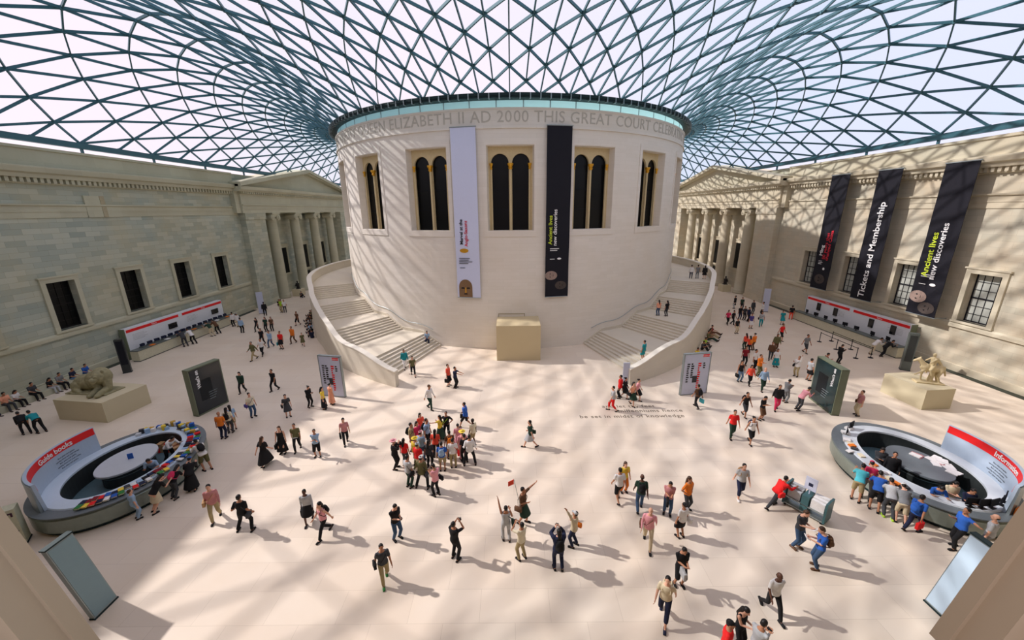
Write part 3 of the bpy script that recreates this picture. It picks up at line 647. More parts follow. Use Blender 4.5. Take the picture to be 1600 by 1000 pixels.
# ---------------------------------------------------------------- free standing boards and pylons
def board(a, b_, th, h, label, face, kind, side=1, cat='sign board'):
    a = Vector((*a, 0)); b_ = Vector((*b_, 0)); d = b_-a; w = d.length; u = d.normalized(); n = Vector((0, 0, 1)).cross(u)*-1   # n points to the viewer side
    root = thing('sign_board', (a+b_)/2, atan2(u.y, u.x), label, cat)
    m = MB(); m.box(-w/2, w/2, 0, th, .02, h); m.build('panel', M_side if kind == 'dark' else M_boardw, root)
    e = MB(); e.box(-w/2-.03, w/2+.03, -.02, th+.02, 0, .06)
    for x in (-w/2, w/2): e.box(x-.03, x+.03, -.02, th+.02, 0, h)
    e.box(-w/2-.03, w/2+.03, -.02, th+.02, h-.04, h+.03); e.build('edge_trim', M_steel if kind != 'dark' else M_side, root)
    if kind == 'dark':
        q = MB(); q.box(-w/2+.04, w/2-.04, -.03, -.005, .12, h-.05); q.build('poster', face, root)
        x = w*.28 if side > 0 else -w*.28
        text('lettering', "What's on", .3, frame((x, -.035, h*.76), (0, 0, 1), (-1, 0, 0)), M_txtw, .003, root, bold=.012)
        q = MB(); q.box(-w*.3, w*.1, -.036, -.03, h*.28, h*.72); q.build('printed_picture', mat('dark_picture', (16,24,30), .5, noise=.6, scale=3), root)
        q = MB(); 
        for k in range(4): q.box(-w*.05, w*(.14+.03*k), -.037, -.03, h*(.25+.05*k), h*(.265+.05*k))
        q.build('small_print', mat('grey_print', (110,120,124), .7), root)
    else:
        q = MB(); q.box(w/2-.62, w/2-.12, -.012, -.001, h-.3, h-.1); q.build('red_tab', M_redband, root)
        for i, (x, cc, nn) in enumerate(((-.62, 'dgrey', 9), (-.3, 'black', 7), (.22, 'red', 12), (.6, 'dgrey', 3))):
            q = MB(); rr = random.Random(i)
            for k in range(nn):
                zz = h*.74-k*.17
                q.box(x*w/2-.12, x*w/2-.12+.1+.14*rr.random(), -.012, -.001, zz, zz+.1)
            q.build('floor_plan_print', cm(cc), root)
        q = MB(); q.box(-w*.12, w*.06, -.012, -.001, h*.3, h*.46); q.build('floor_plan_print', cm('dgrey'), root)
        text('lettering', 'Museum map', .13, frame((w/2-.37, -.014, h-.2), (1, 0, 0), (0, 0, 1)), M_txtw, .002, root)
    return root
M_boardw = mat('lilac_board', (196,202,222), .4, noise=.04, spec=.5); M_side = mat('olive_edge', (112,120,98), .5, noise=.06)
M_poster = mat('dark_poster', (18,30,38), .18, spec=.6, noise=.25, scale=1.2); M_posterg = mat('green_poster', (14,46,50), .15, spec=.6, noise=.3, scale=1.2)
board((-14.12, 26.28), (-12.4, 25.93), .16, 3.2, 'white floor plan board with red tab in front of left staircase', None, 'map')
board((12.27, 25.68), (14.32, 26.04), .16, 3.2, 'white floor plan board with red tab in front of right staircase', None, 'map')
board((-21.18, 23.35), (-20.64, 25.42), .42, 3.3, 'thick black poster board near the lion statue', M_poster, 'dark', -1)
board((21.25, 25.08), (20.92, 22.66), .42, 3.2, 'thick dark green poster board near the horse statue', M_posterg, 'dark', 1)
def pylon(x, y, w, d, h, rz, m, m2, label):
    root = thing('pylon_sign', (x, y, 0), rz, label, 'sign'); b = MB(); b.box(-w/2, w/2, -d/2, d/2, .05, h); b.build('column', m, root)
    b = MB(); b.box(-w/2-.02, w/2+.02, -d/2-.02, d/2+.02, 0, .06); b.build('foot', M_tealD, root)
    b = MB(); b.box(-w*.38, w*.38, -d/2-.012, -d/2, h*.25, h*.95); b.build('face_panel', m2, root)
M_pyl = mat('dark_pylon', (50,54,54), .4); M_pylg = mat('grey_pylon', (92,100,96), .4)
pylon(-33.35, 31.1, .55, .4, 3.0, radians(35), M_pyl, M_black, 'dark narrow pylon sign beside the left ticket counter')
pylon(32.8, 29.9, .6, .45, 3.2, radians(-35), M_pylg, M_pyl, 'grey narrow pylon sign beside the right ticket counter')
pylon(-33.9, 50.9, .75, .2, 2.95, radians(30), M_boardw, M_boardw, 'thin white pylon sign in front of the left portico')
pylon(33.2, 49.1, .75, .2, 3.05, radians(-30), M_boardw, M_boardw, 'thin white pylon sign in front of the right portico')
pylon(8.85, 27.8, .5, .08, 1.75, 0, M_boardw, M_boardw, 'small white sign at the foot of the right staircase')
# two near boards seen from above
def near_board(s, m, label):
    root = thing('display_board', (s*14.2, 10.2, 0), 0, label, 'sign board')
    ya, yb = (-.36, .42) if s < 0 else (-.75, .0)
    def sl(x0, x1, y0, y1, z0, z1, mm, nm, dx=-.72):
        f_ = lambda x, z: s*(x + (-dx)*z/2.9)
        q = MB(); q.hexa([(f_(x0, z0), y0, z0), (f_(x1, z0), y0, z0), (f_(x1, z0), y1, z0), (f_(x0, z0), y1, z0), (f_(x0, z1), y0, z1), (f_(x1, z1), y0, z1), (f_(x1, z1), y1, z1), (f_(x0, z1), y1, z1)]); q.build(nm, mm, root)
    sl(0, .16, ya, yb, .04, 2.88, M_steel, 'frame'); sl(-.012, 0, ya+.03, yb-.03, .1, 2.84, m, 'panel'); sl(-.02, .18, ya-.02, yb+.02, 0, .05, M_tealD, 'foot'); sl(-.02, .18, ya-.02, yb+.02, 2.88, 2.93, M_tealD, 'top_cap')
near_board(-1, mat('teal_grey_board', (128,152,158), .4, noise=.03), 'blank grey-teal board leaning in the bottom left corner')
near_board(1, mat('pale_blue_board', (186,206,222), .3, noise=.1, scale=.8), 'blank pale blue board leaning in the bottom right corner')
fb = thing('families_box', (-20.75, 13.1, 0), radians(38), 'small cream block lettered Families beside the left book counter', 'sign')
q = MB(); q.box(-.28, .28, -.25, .25, .05, 1.7); q.build('block', mat('cream_box', (196,196,170), .6), fb); q = MB(); q.box(-.3, .3, -.27, .27, 0, .06); q.build('foot', M_tealD, fb)
text('lettering', 'Families', .46, frame((.02, -.262, .85), (0, 0, -1), (1, 0, 0)), mat('purple_lettering', (70,40,60), .6), .004, fb, bold=.008)

# ---------------------------------------------------------------- ticket counters along the side walls
def label_set(root, lb, cat, grp=None): tag(root, lb, cat, grp)
def ticket(s, y0, y1, label, screens, label2):
    XP, XF = 35.85, 34.45; croot = thing('ticket_counter', (s*XP, (y0+y1)/2, 0), 0, label, 'ticket counter'); ym = (y0+y1)/2
    root = thing('ticket_backdrop', (s*XP, ym, 0), 0, label2, 'backdrop')
    def bx(m, xa, xb, ya, yb, za, zb): m.box(s*(xa-XP), s*(xb-XP), ya-ym, yb-ym, za, zb)
    q = MB(); bx(q, XP, XP+.5, y0, y1, 0, 2.9); q.build('back_panel', M_white, root)
    q = MB(); bx(q, XP+.0, XP+.52, y0-.06, y0, 0, 2.92); bx(q, XP, XP+.52, y1, y1+.06, 0, 2.92); q.build('end_panel', M_side, root)
    for a, b_ in ((y0+.1, ym-.25), (ym+.25, y1-.1)):
        q = MB(); bx(q, XP-.02, XP, a, b_, 2.52, 2.78); q.build('red_band', M_redband, root)
        text('lettering', 'Tickets', .2, frame((s*(-.03), (a+b_)/2-ym, 2.65), (0, -s, 0), (0, 0, 1)), M_txtw, .002, root)
        for k in range(5):
            q = MB(); bx(q, XP-.012, XP, a+.5, a+.5+1.2+.3*(k % 2), 2.2-.13*k, 2.23-.13*k); q.build('small_print', cm('lgrey'), root)
    for sy, w, h in screens:
        q = MB(); bx(q, XP-.09, XP, sy-w/2, sy+w/2, 1.55, 1.55+h); q.build('screen', mat('screen_off', (20,24,26), .15, spec=.6), root)
    q = MB(); bx(q, XF, XF+.75, y0-.7, y1, .08, 1.0); q.build('counter', mat('counter_front', (196,192,168), .6), croot)
    q = MB(); bx(q, XF-.06, XF+.8, y0-.75, y1+.05, 1.0, 1.06); q.build('worktop', M_pylg, croot)
    q = MB(); bx(q, XF+.05, XF+.7, y0-.65, y1, 0, .08); q.build('kick_board', M_tealD, croot)
ticket(-1, 34.2, 46.6, 'long ticket counter by left wall crowded with audio handsets', [(39.2, 1.0, .55), (45.2, 1.0, .55)], 'white panel with red bands and two landscape screens behind left ticket counter')
ticket(1, 33.1, 45.7, 'long ticket counter by right wall with belt barriers before it', [(43.7, .5, .85), (41.3, .5, .85), (36.9, .5, .85), (34.6, .5, .85)], 'white panel with red bands and four upright screens behind right ticket counter')
def copy_tree(o, parent=None):
    c = o.copy(); C.objects.link(c); c.parent = parent
    for ch in list(o.children): copy_tree(ch, c)
    return c
mon = thing('monitor', (0, 0, 0), 0, '', 'monitor', 'monitors on the right ticket counter')
q = MB(); q.box(-.24, .24, -.02, .02, .12, .46); q.build('screen', M_black, mon); q = MB(); q.box(-.04, .04, .02, .06, 0, .3); q.box(-.12, .12, -.07, .1, 0, .015); q.build('stand', M_dark, mon)
for k, y in enumerate((34.0, 35.6, 37.4, 38.8, 40.1, 41.4, 42.8, 44.2)):
    o = mon if k == 0 else copy_tree(mon); o.location = (34.95, y, 1.06); o.rotation_euler.z = radians(95+random.uniform(-18, 18)); o['label'] = 'small black monitor standing on the right ticket counter'; o['group'] = 'monitors on the right ticket counter'
hs = thing('audio_guide_rack', (0, 0, 0), 0, '', 'rack'); q = MB(); q.box(-.25, .25, -.16, .16, 0, .12); q.build('tray', M_pylg, hs)
for k in range(3): q = MB(); q.box(-.2+.15*k, -.1+.15*k, -.1, .08, .12, .36); q.build('handset', cm('navy'), hs)
for k in range(15):
    o = hs if k == 0 else copy_tree(hs); o.location = (-34.95, 34.6+.78*k, 1.06); o.rotation_euler.z = radians(-90+random.uniform(-15, 15)); o['label'] = 'rack of dark blue audio handsets standing on the left ticket counter'; o['group'] = 'audio handset racks on the left ticket counter'
for k in range(7):
    q = MB(); q.box(-.15, .15, -.22, .22, 0, .05+.02*(k % 3)); o = q.build('leaflet_stack', cm('white' if k % 3 else 'orange'), None, loc=(-34.6, 35.2+1.7*k, 1.06)); o.rotation_euler.z = random.uniform(-.3, .3)
    tag(o, 'stack of orange leaflets on the left ticket counter' if k % 3 == 0 else 'stack of white leaflets on the left ticket counter', 'leaflets', 'orange leaflets on left ticket counter' if k % 3 == 0 else 'white leaflets on left ticket counter')
# rope barrier posts
bp_ = thing('barrier_post', (0, 0, 0), 0, '', 'barrier'); q = MB(); q.lathe((0,0,0), [(.0, 0), (.2, 0), (.2, .03), (.05, .06), (.03, .08), (.03, .95), (.045, .96), (.045, 1.02), (0, 1.02)], 14); q.build('post', M_black, bp_)
BP = [(1280,534), (1306,546), (1337,560), (1299,533), (1329,546), (1360,559)]
pp = [floor_pt(*p) for p in BP]
for k, p in enumerate(pp):
    o = bp_ if k == 0 else copy_tree(bp_); o.location = p; o['label'] = 'black belt barrier post queueing lane before the right ticket counter'; o['group'] = 'belt barrier posts at right ticket counter'
for k, (a, b_) in enumerate(((0, 1), (1, 2), (3, 4), (4, 5))):
    d = pp[b_]-pp[a]; q = MB(); q.obox(pp[a]+d*.5+Vector((0, 0, .93)), d.length-.1, .012, .05, atan2(d.y, d.x))
    tag(q.build('barrier_belt', M_black), 'black belt stretched between barrier posts at the right ticket counter', 'barrier', 'barrier belts')

# ---------------------------------------------------------------- oval information counters
def counter(s, cx, cy, label, name_txt, mtop, mtable):
    root = thing('information_counter', (cx, cy, 0), 0, label, 'counter')
    NA = 72; A, B = 2.95, 3.75; tilt = radians(-8*s)
    def P(a, b_, t, z, ox=0, oy=0):
        x, y = a*cos(t)+ox, b_*sin(t)+oy; return (x*cos(tilt)-y*sin(tilt), x*sin(tilt)+y*cos(tilt), z)
    hx = s*.0; ia, ib = 1.95, 2.75
    def band(prof, t0=0, t1=2*pi, n=NA):
        q = MB(); full = t1-t0 > 6.28; rings = []
        for k in range(n if full else n+1):
            t = t0+(t1-t0)*k/n; rings.append([P(a, b_, t, z) for a, b_, z in prof])
        if full: rings.append(rings[0]); q.loft(rings, False)
        else: q.loft(rings)
        return q
    band([(A-.12, B-.12, 0), (A-.12, B-.12, .12), (ia+.2, ib+.2, .12), (ia+.2, ib+.2, 0)]).build('kick_board', M_tealD, root)
    band([(A-.1, B-.1, .12), (A, B, .2), (A+.02, B+.02, .82), (A-.06, B-.06, .9), (A-.06, B-.06, .94), (ia, ib, .94), (ia, ib, .12)]).build('counter_body', mat('grey_green_metal', (140,150,142), .35, .5), root)
    band([(A+.05, B+.05, .94), (A+.05, B+.05, .99), (A-.42, B-.42, 1.0), (A-.42, B-.42, .94)]).build('outer_shelf', mat('grey_shelf', (104,112,116), .45), root)
    band([(A-.42, B-.42, 1.0), (A-.45, B-.45, 1.06), (ia-.03, ib-.03, 1.06), (ia-.03, ib-.03, .97)]).build('worktop', mtop, root)
    band([(ia+.02, ib+.02, 0), (ia+.02, ib+.02, .97), (ia-.02, ib-.02, .97), (ia-.02, ib-.02, 0)]).build('inner_lining', M_pyl, root)
    q = MB(); q.prism([P(ia, ib, 2*pi*k/48, 0)[:2] for k in range(48)], .005, .03); q.build('inner_floor', mat('inner_floor_teal', (84,110,118), .6), root)
    t_ = MB(); ox, oy = (-.35, .45) if s < 0 else (.35, .2)
    def tb(prof): 
        q = MB(); q.loft([[P(a, b_, 2*pi*k/40, z, ox, oy) for k in range(40)] for a, b_, z in prof]); return q
    tb([(.95, 1.2, .03), (.95, 1.2, .78)]).build('table_drum', M_pyl, root); tb([(1.05, 1.4, .78), (1.1, 1.45, .8), (1.1, 1.45, .88), (1.08, 1.43, .9)]).build('table_top', mtable, root)
    tb([(.96, 1.21, .55), (.97, 1.22, .58)]).build('table_trim', M_steel, root)
    # curved back panel on the outer side
    c0 = pi if s < 0 else 0; t0, t1 = (c0-.45, c0+1.25) if s < 0 else (c0-1.25, c0+.45)
    ra_, rb = A-.45, B-.45
    band([(ra_+.12, rb+.12, 1.0), (ra_, rb, 1.0), (ra_+.1, rb+.1, 2.35), (ra_+.22, rb+.22, 2.35)], t0, t1, 36).build('back_panel', mat('blue_grey_panel', (172,188,206), .4, noise=.04), root)
    band([(ra_+.072, rb+.072, 1.97), (ra_-.015+.07, rb-.015+.07, 1.97), (ra_+.088, rb+.088, 2.33), (ra_+.1, rb+.1, 2.33)], t0+.01, t1-.01, 36).build('red_band', M_redband, root)
    band([(ra_+.24, rb+.24, .9), (ra_+.14, rb+.14, .9), (ra_+.2, rb+.2, 2.3), (ra_+.26, rb+.26, 2.3)], t0, t1, 36).build('back_skin', M_steel, root)
    tm = (t0+t1)/2
    def bend(co, zc, tc):
        t = tc - (co.x/3.05)*1.0; z = zc+co.y; k = .088*(z-1)/1.35+.0
        return Vector(P(ra_+k-.02-co.z, rb+k-.02-co.z, t, z))
    if s < 0: text('lettering', name_txt, .34, None, M_txtw, .004, root, bend=lambda co: bend(co, 2.15, pi+.15), bold=.006)
    else: text('lettering', name_txt, .34, None, M_txtw, .004, root, bend=lambda co: bend(co, 2.15, -.45), bold=.006)
    for k in range(5): 
        me = text('small_print', 'opening times and tours today' if k % 2 else 'floor plans and guides', .09, None, cm('dgrey'), .002, root, bend=lambda co, k=k: bend(co, 1.75-.13*k, pi+.0 if s < 0 else -.35))
    return root, P
M_topb = mat('blue_white_worktop', (196,212,226), .3, noise=.04, spec=.5)
LC, LP = counter(-1, -19.72, 17.05, 'oval book counter with curved Guide books panel, left foreground', 'Guide books', M_topb, mat('pale_table', (186,192,198), .35, noise=.05))
RC, RP = counter(1, 19.85, 16.4, 'oval information counter with curved red topped panel, right foreground', 'Information', mat('white_worktop', (206,214,220), .3, noise=.04, spec=.5), mat('grey_table', (104,112,118), .4, noise=.05))
def put(P, c, k, t, z=1.062): x, y, _ = P(2.2+k*.75, 2.98+k*.75, t, 0); return (c.location.x+x, c.location.y+y, z)
def item(nm, w, d, h, col, loc, rz, label, cat, grp, extra=None):
    m = MB()
    if nm == 'book': m.mi = 0; m.box(-w/2, w/2, -d/2, d/2, 0, h*.15); m.box(-w/2, w/2, -d/2, d/2, h*.85, h); m.box(-w/2, -w/2+.01, -d/2, d/2, 0, h); m.mi = 1; m.box(-w/2+.01, w/2-.01, -d/2+.01, d/2-.01, h*.15, h*.85)
    elif nm == 'leaflet_stack':
        for j in range(4): a = .06*(j-1.5); m.obox((0, 0, j*h/4), w, d, h/4, a)
    else: m.box(-w/2, w/2, -d/2, d/2, 0, h)
    o = m.build(nm, [cm(col), cm('cream')] if nm == 'book' else cm(col), None, loc=loc); o.rotation_euler.z = rz; tag(o, label, cat, grp); return o
rr = random.Random(3)
# left counter: books along the near edge (angles measured round the oval)
for k in range(34):
    t = radians(-78+k*4.6); 
    col = ['navy', 'drkred', 'drkred', 'red', 'blue', 'navy', 'yellow', 'dgrey', 'white', 'lblue', 'black'][k % 11]
    for row in (0, 1):
        if row and rr.random() < .25: continue
        c2 = col if row == 0 else ['yellow', 'green', 'blue', 'white', 'navy', 'red'][(k*5+row) % 6]
        item('book', .2, .27, .04+.05*rr.random(), c2, put(LP, LC, .15+.42*row, t, 1.062 if row == 0 else 1.062), t+pi/2+rr.uniform(-.15, .15), '%s books stacked %s near side of left book counter' % ({'navy':'navy','drkred':'dark red','red':'red','blue':'blue','yellow':'yellow','dgrey':'grey','white':'white','lblue':'light blue','black':'black','green':'green'}[c2], 'on inner edge,' if row == 0 else 'on outer edge,'), 'book', '%s books %s left counter' % (c2, 'inner' if row == 0 else 'outer'))
for k in range(26):
    t = radians(48+k*3.0); c2 = ['gold', 'lblue', 'yellow', 'dgrey', 'silver', 'blue', 'white'][k % 7]
    item('souvenir_box', .22, .2, .12+.16*rr.random(), c2, put(LP, LC, rr.choice((.1, .35, .65)), t), rr.uniform(0, 3), '%s souvenir box heaped at far end of the left book counter' % {'gold':'gold','lblue':'light blue','yellow':'yellow','dgrey':'grey','silver':'silver','blue':'blue','white':'white'}[c2], 'box', '%s souvenir boxes left counter' % c2)
for k in range(14):
    t = radians(40+k*5); x, y, _ = LP(1.62, 2.42, t, 0)
    item('cardboard_box', .34, .26, .3+.12*(k % 3), 'tan' if k % 4 else 'red', (LC.location.x+x, LC.location.y+y, .032), t+rr.uniform(-.3, .3), ('brown cardboard box stored inside the left book counter' if k % 4 else 'red carton stored inside the left book counter'), 'box', 'brown boxes inside left counter' if k % 4 else 'red cartons inside left counter')
x, y, _ = LP(0, 0, 0, 0, -.3, .5); item('leaflet_holder', .22, .04, .3, 'blue', (LC.location.x+x+.1, LC.location.y+y, .9), .5, 'small blue leaflet holder standing on round table in left book counter', 'holder', None)
for k in range(12):
    t = radians(150+k*5.5)+(0 if k < 6 else .15)
    item('leaflet_stack', .21, .3, .05+.03*rr.random(), ['white', 'cream', 'orange', 'dgrey'][k % 4], put(RP, RC, rr.choice((.15, .6)), t), rr.uniform(0, 3), '%s leaflets stacked at left end of the right information counter' % ['white', 'cream', 'orange', 'grey'][k % 4], 'leaflets', '%s leaflets right counter' % ['white', 'cream', 'orange', 'grey'][k % 4])
for k in range(14):
    x, y, _ = RP(.8, 1.1, 0, 0, .35+rr.uniform(-.55, .45), .2+rr.uniform(-.75, .8)); item('paper_sheet', .3, .42, .008+.004*k, 'white' if k % 5 else 'stripe', (RC.location.x+x, RC.location.y+y, .903), rr.uniform(0, 3), 'white papers strewn over dark round table in the right information counter' if k % 5 else 'pinkish papers on dark round table in the right information counter', 'papers', 'white papers on right round table' if k % 5 else 'pinkish papers on right round table')
for k, t in enumerate((-98, -88, -78, -64, -56, 118, 136)):
    o = copy_tree(mon); o.location = put(RP, RC, .25, radians(t)); o.rotation_euler.z = radians(t+90); o['label'] = 'black monitor on the near edge of right information counter' if t < 0 else 'black monitor on the far edge of right information counter'; o['group'] = 'monitors right counter near' if t < 0 else 'monitors right counter far'
for k, t in enumerate((60, 75, 92)): item('paper_tray', .36, .3, .12, 'white', put(RP, RC, .3, radians(t+60)), t, 'white paper tray at far side of the right information counter', 'tray', 'paper trays right counter')
item('shoulder_bag', .34, .18, .3, 'orange', (20.6, 12.95, 1.0), .4, 'orange box on the shelf of right counter beside the man in blue polo', 'box', None)
# leaflet trolley
tr_ = thing('leaflet_trolley', (13.1, 14.35, 0), radians(-58), 'metal leaflet trolley with white brochures and upright sign, pushed by attendant', 'trolley')
q = MB(); q.box(-.75, .75, -.3, .3, .1, .16); q.box(-.75, .75, -.3, .3, .45, .5); q.build('shelf', M_steel, tr_)
for x in (-.78, .78): q = MB(); q.box(x-.04, x+.04, -.34, .34, .1, 1.1); q.build('end_frame', mat('teal_plastic', (60,96,100), .4), tr_)
q = MB(); q.box(-.14, .14, -.3, .3, .16, .95); q.build('divider', mat('teal_plastic', (60,96,100), .4), tr_)
for x in (-.45, .45):
    for j in range(3): q = MB(); q.obox((x+.0, -.17+.17*j, .5), .5, .15, .42+.06*j, .05*j); q.build('brochure_stack', cm('white' if x > 0 else 'lgrey'), tr_)
for x in (-.7, .7):
    for y in (-.27, .27): q = MB(); q.tube([(x, y-.02, .05), (x, y+.02, .05)], .05, 10); q.build('wheel', M_black, tr_)
q = MB(); q.box(-.22, .22, -.02, .02, 1.15, 1.75); q.box(-.02, .02, -.02, .02, .9, 1.2); q.build('sign', M_boardw, tr_); q = MB(); q.box(-.08, .08, -.03, -.02, 1.35, 1.5); q.build('printed_emblem', cm('navy'), tr_)

# ---------------------------------------------------------------- statues
def remesh(m, voxel, smooth=3, fac=.5):
    me = D.meshes.new('tmp'); me.from_pydata(m.v, [], m.f)
    bm = bmesh.new(); bm.from_mesh(me); bmesh.ops.recalc_face_normals(bm, faces=bm.faces); bm.to_mesh(me); bm.free()
    o = D.objects.new('tmp', me); C.objects.link(o); r = o.modifiers.new('r', 'REMESH'); r.mode = 'VOXEL'; r.voxel_size = voxel
    if smooth: k = o.modifiers.new('s', 'SMOOTH'); k.factor = fac; k.iterations = smooth
    dg = bpy.context.evaluated_depsgraph_get(); out = D.meshes.new_from_object(o.evaluated_get(dg)); D.objects.remove(o); D.meshes.remove(me)
    out.polygons.foreach_set('use_smooth', [True]*len(out.polygons)); out.materials.clear(); return out
def obj(me, name, m, parent=None, loc=None):
    me.name = name; me.materials.append(m); o = D.objects.new(name, me); C.objects.link(o)
    if parent: o.parent = parent
    if loc: o.location = loc
    return o
M_plinth = stone('plinth_stone', (206,196,166), (200,190,160), (190,178,148), 9, 9, .001, 'wall', stain=(190,172,130), stain_amt=.4, bump=0)
M_lion = mat('weathered_marble', (150,144,112), .9, noise=.45, scale=5, bump=.9); M_horse = mat('cream_marble', (206,190,150), .8, noise=.2, scale=5, bump=.3)
pl = MB(); pl.box(-1.9, 1.9, -1.4, 1.4, 0, 1.45); o = pl.build('plinth', M_plinth, loc=(-28.3, 24.3, 0)); o.rotation_euler.z = radians(-8); tag(o, 'low wide stone plinth under the lion statue', 'plinth')
pl = MB(); pl.box(-1.05, 1.05, -1.4, 1.4, 0, 1.45); o = pl.build('plinth', M_plinth, loc=(28.35, 24.7, 0)); o.rotation_euler.z = radians(4); tag(o, 'stone plinth under the horse and rider statue', 'plinth')
m = MB(); E_ = m.ell
E_((-.55, 0, .55), .95, .48, .5); E_((.15, 0, .72), .7, .5, .6); E_((-1.15, .12, .42), .5, .5, .42); E_((-1.05, -.38, .35), .42, .2, .34)       # trunk, haunches
E_((.72, -.08, 1.02), .56, .5, .56); E_((.86, -.45, 1.1), .34, .34, .36); E_((.9, -.8, 1.0), .2, .2, .15); E_((.9, -.82, .86), .15, .14, .08); E_((.76, -.74, 1.2), .08, .08, .05); E_((1.04, -.74, 1.2), .08, .08, .05)  # mane, skull, muzzle
for x in (.66, 1.12): E_((x, -.3, 1.42), .09, .07, .1)
m.caps((.55, -.3, .28), (.75, -1.0, .16), .2, .15); m.caps((1.05, -.2, .3), (1.2, -.95, .16), .2, .15); E_((.76, -1.08, .12), .17, .2, .12); E_((1.22, -1.04, .12), .17, .2, .12)
m.caps((.35, -.25, .7), (.58, -.3, .3), .3, .22); m.caps((1.0, -.1, .8), (1.08, -.2, .3), .28, .22)
m.caps((-1.1, -.45, .2), (-.55, -.62, .12), .17, .12); m.caps((-1.5, .2, .2), (-1.2, -.7, .1), .08, .06); m.box(-1.55, 1.4, -.75, .55, 0, .08)
o = obj(remesh(m, .03, 2), 'lion_statue', M_lion, loc=(-28.75, 24.55, 1.45)); o.rotation_euler.z = radians(-6); o.scale = (1.05, 1.0, 1.12); tag(o, 'weathered stone lion statue lying on its plinth by left wall', 'statue')
m = MB(); E_ = m.ell       # rearing-forward horse facing -x with a rider
E_((0, 0, 1.05), .52, .24, .27); E_((-.38, 0, 1.12), .28, .22, .28); E_((.4, 0, 1.08), .26, .23, .27)
m.caps((-.45, 0, 1.25), (-.78, 0, 1.62), .18, .12); m.caps((-.78, 0, 1.66), (-1.05, 0, 1.5), .11, .07)
for y in (-.05, .05): E_((-.74, y, 1.8), .03, .02, .06)
m.caps((-.42, -.12, .95), (-.62, -.12, .72), .1, .07); m.caps((-.62, -.12, .72), (-.9, -.12, .55), .055, .045); m.caps((-.38, .12, .95), (-.4, .12, .5), .1, .06); m.caps((-.4, .12, .5), (-.36, .12, .08), .055, .05)
for y in (-.13, .13): m.caps((.45, y, 1.0), (.36, y, .55), .14, .08); m.caps((.36, y, .55), (.5, y, .1), .07, .05)
m.caps((.62, 0, 1.2), (.78, 0, .6), .07, .05)
m.caps((0, 0, 1.3), (-.02, 0, 1.72), .15, .17); E_((-.06, 0, 2.02), .1, .09, .13); m.caps((-.05, .2, 1.75), (-.3, .28, 1.5), .06, .045); m.caps((0, -.2, 1.75), (-.28, -.2, 1.48), .06, .045)
for y in (-.24, .24): m.caps((0, y*.6, 1.28), (-.2, y*1.15, 1.0), .1, .08); m.caps((-.2, y*1.15, 1.0), (-.08, y*1.2, .62), .07, .05)
m.caps((.12, 0, 1.7), (.42, 0, 1.35), .13, .07); m.caps((.05, 0, .2), (.1, 0, .9), .16, .12); m.box(-.75, .75, -.32, .32, 0, .1)
o = obj(remesh(m, .022), 'horse_statue', M_horse, loc=(28.65, 24.4, 1.45)); o.rotation_euler.z = radians(-20); tag(o, 'cream marble horse and rider statue on a plinth by right wall', 'statue')
for s in (-1, 1):   # small bronze figures on pedestals inside the porticos
    q = MB(); q.box(-.7, .7, -.7, .7, 0, 1.1); tag(q.build('pedestal', M_plinth, loc=(s*35.0, 62.5, 0)), 'square stone pedestal before columns of the %s portico' % ('left' if s < 0 else 'right'), 'pedestal')
    m = MB(); m.caps((0, 0, .2), (0, 0, .75), .26, .22); m.caps((0, 0, .8), (0, 0, 1.0), .24, .1); m.ell((0, 0, 1.2), .13, .13, .16); m.caps((.22, 0, .9), (.28, -.2, .5), .09, .07); m.caps((-.22, 0, .9), (-.28, -.2, .5), .09, .07); m.box(-.3, .3, -.3, .3, 0, .1)
    tag(obj(remesh(m, .03), 'small_statue', mat('dark_bronze', (40,38,34), .6, noise=.3), loc=(s*35.0, 62.5, 1.1)), 'small dark figure statue on pedestal before the %s portico' % ('left' if s < 0 else 'right'), 'statue')
# stone bench along the left wall
q = MB(); q.box(-36.5, -35.2, 20.5, 30.5, 0, .45); tag(q.build('bench', M_trim), 'long low stone bench against left wall behind the lion statue', 'bench')
# ---------------------------------------------------------------- people
def V(*a): return Vector(a)
def ik(a, b_, l1, l2, hint):
    d = b_-a; L = min(d.length, (l1+l2)*.998); u = d.normalized(); b2 = a+u*L
    x = (l1*l1-l2*l2+L*L)/(2*L); h = sqrt(max(l1*l1-x*x, 0)); hh = (hint-u*hint.dot(u)).normalized(); return a+u*x+hh*h, b2
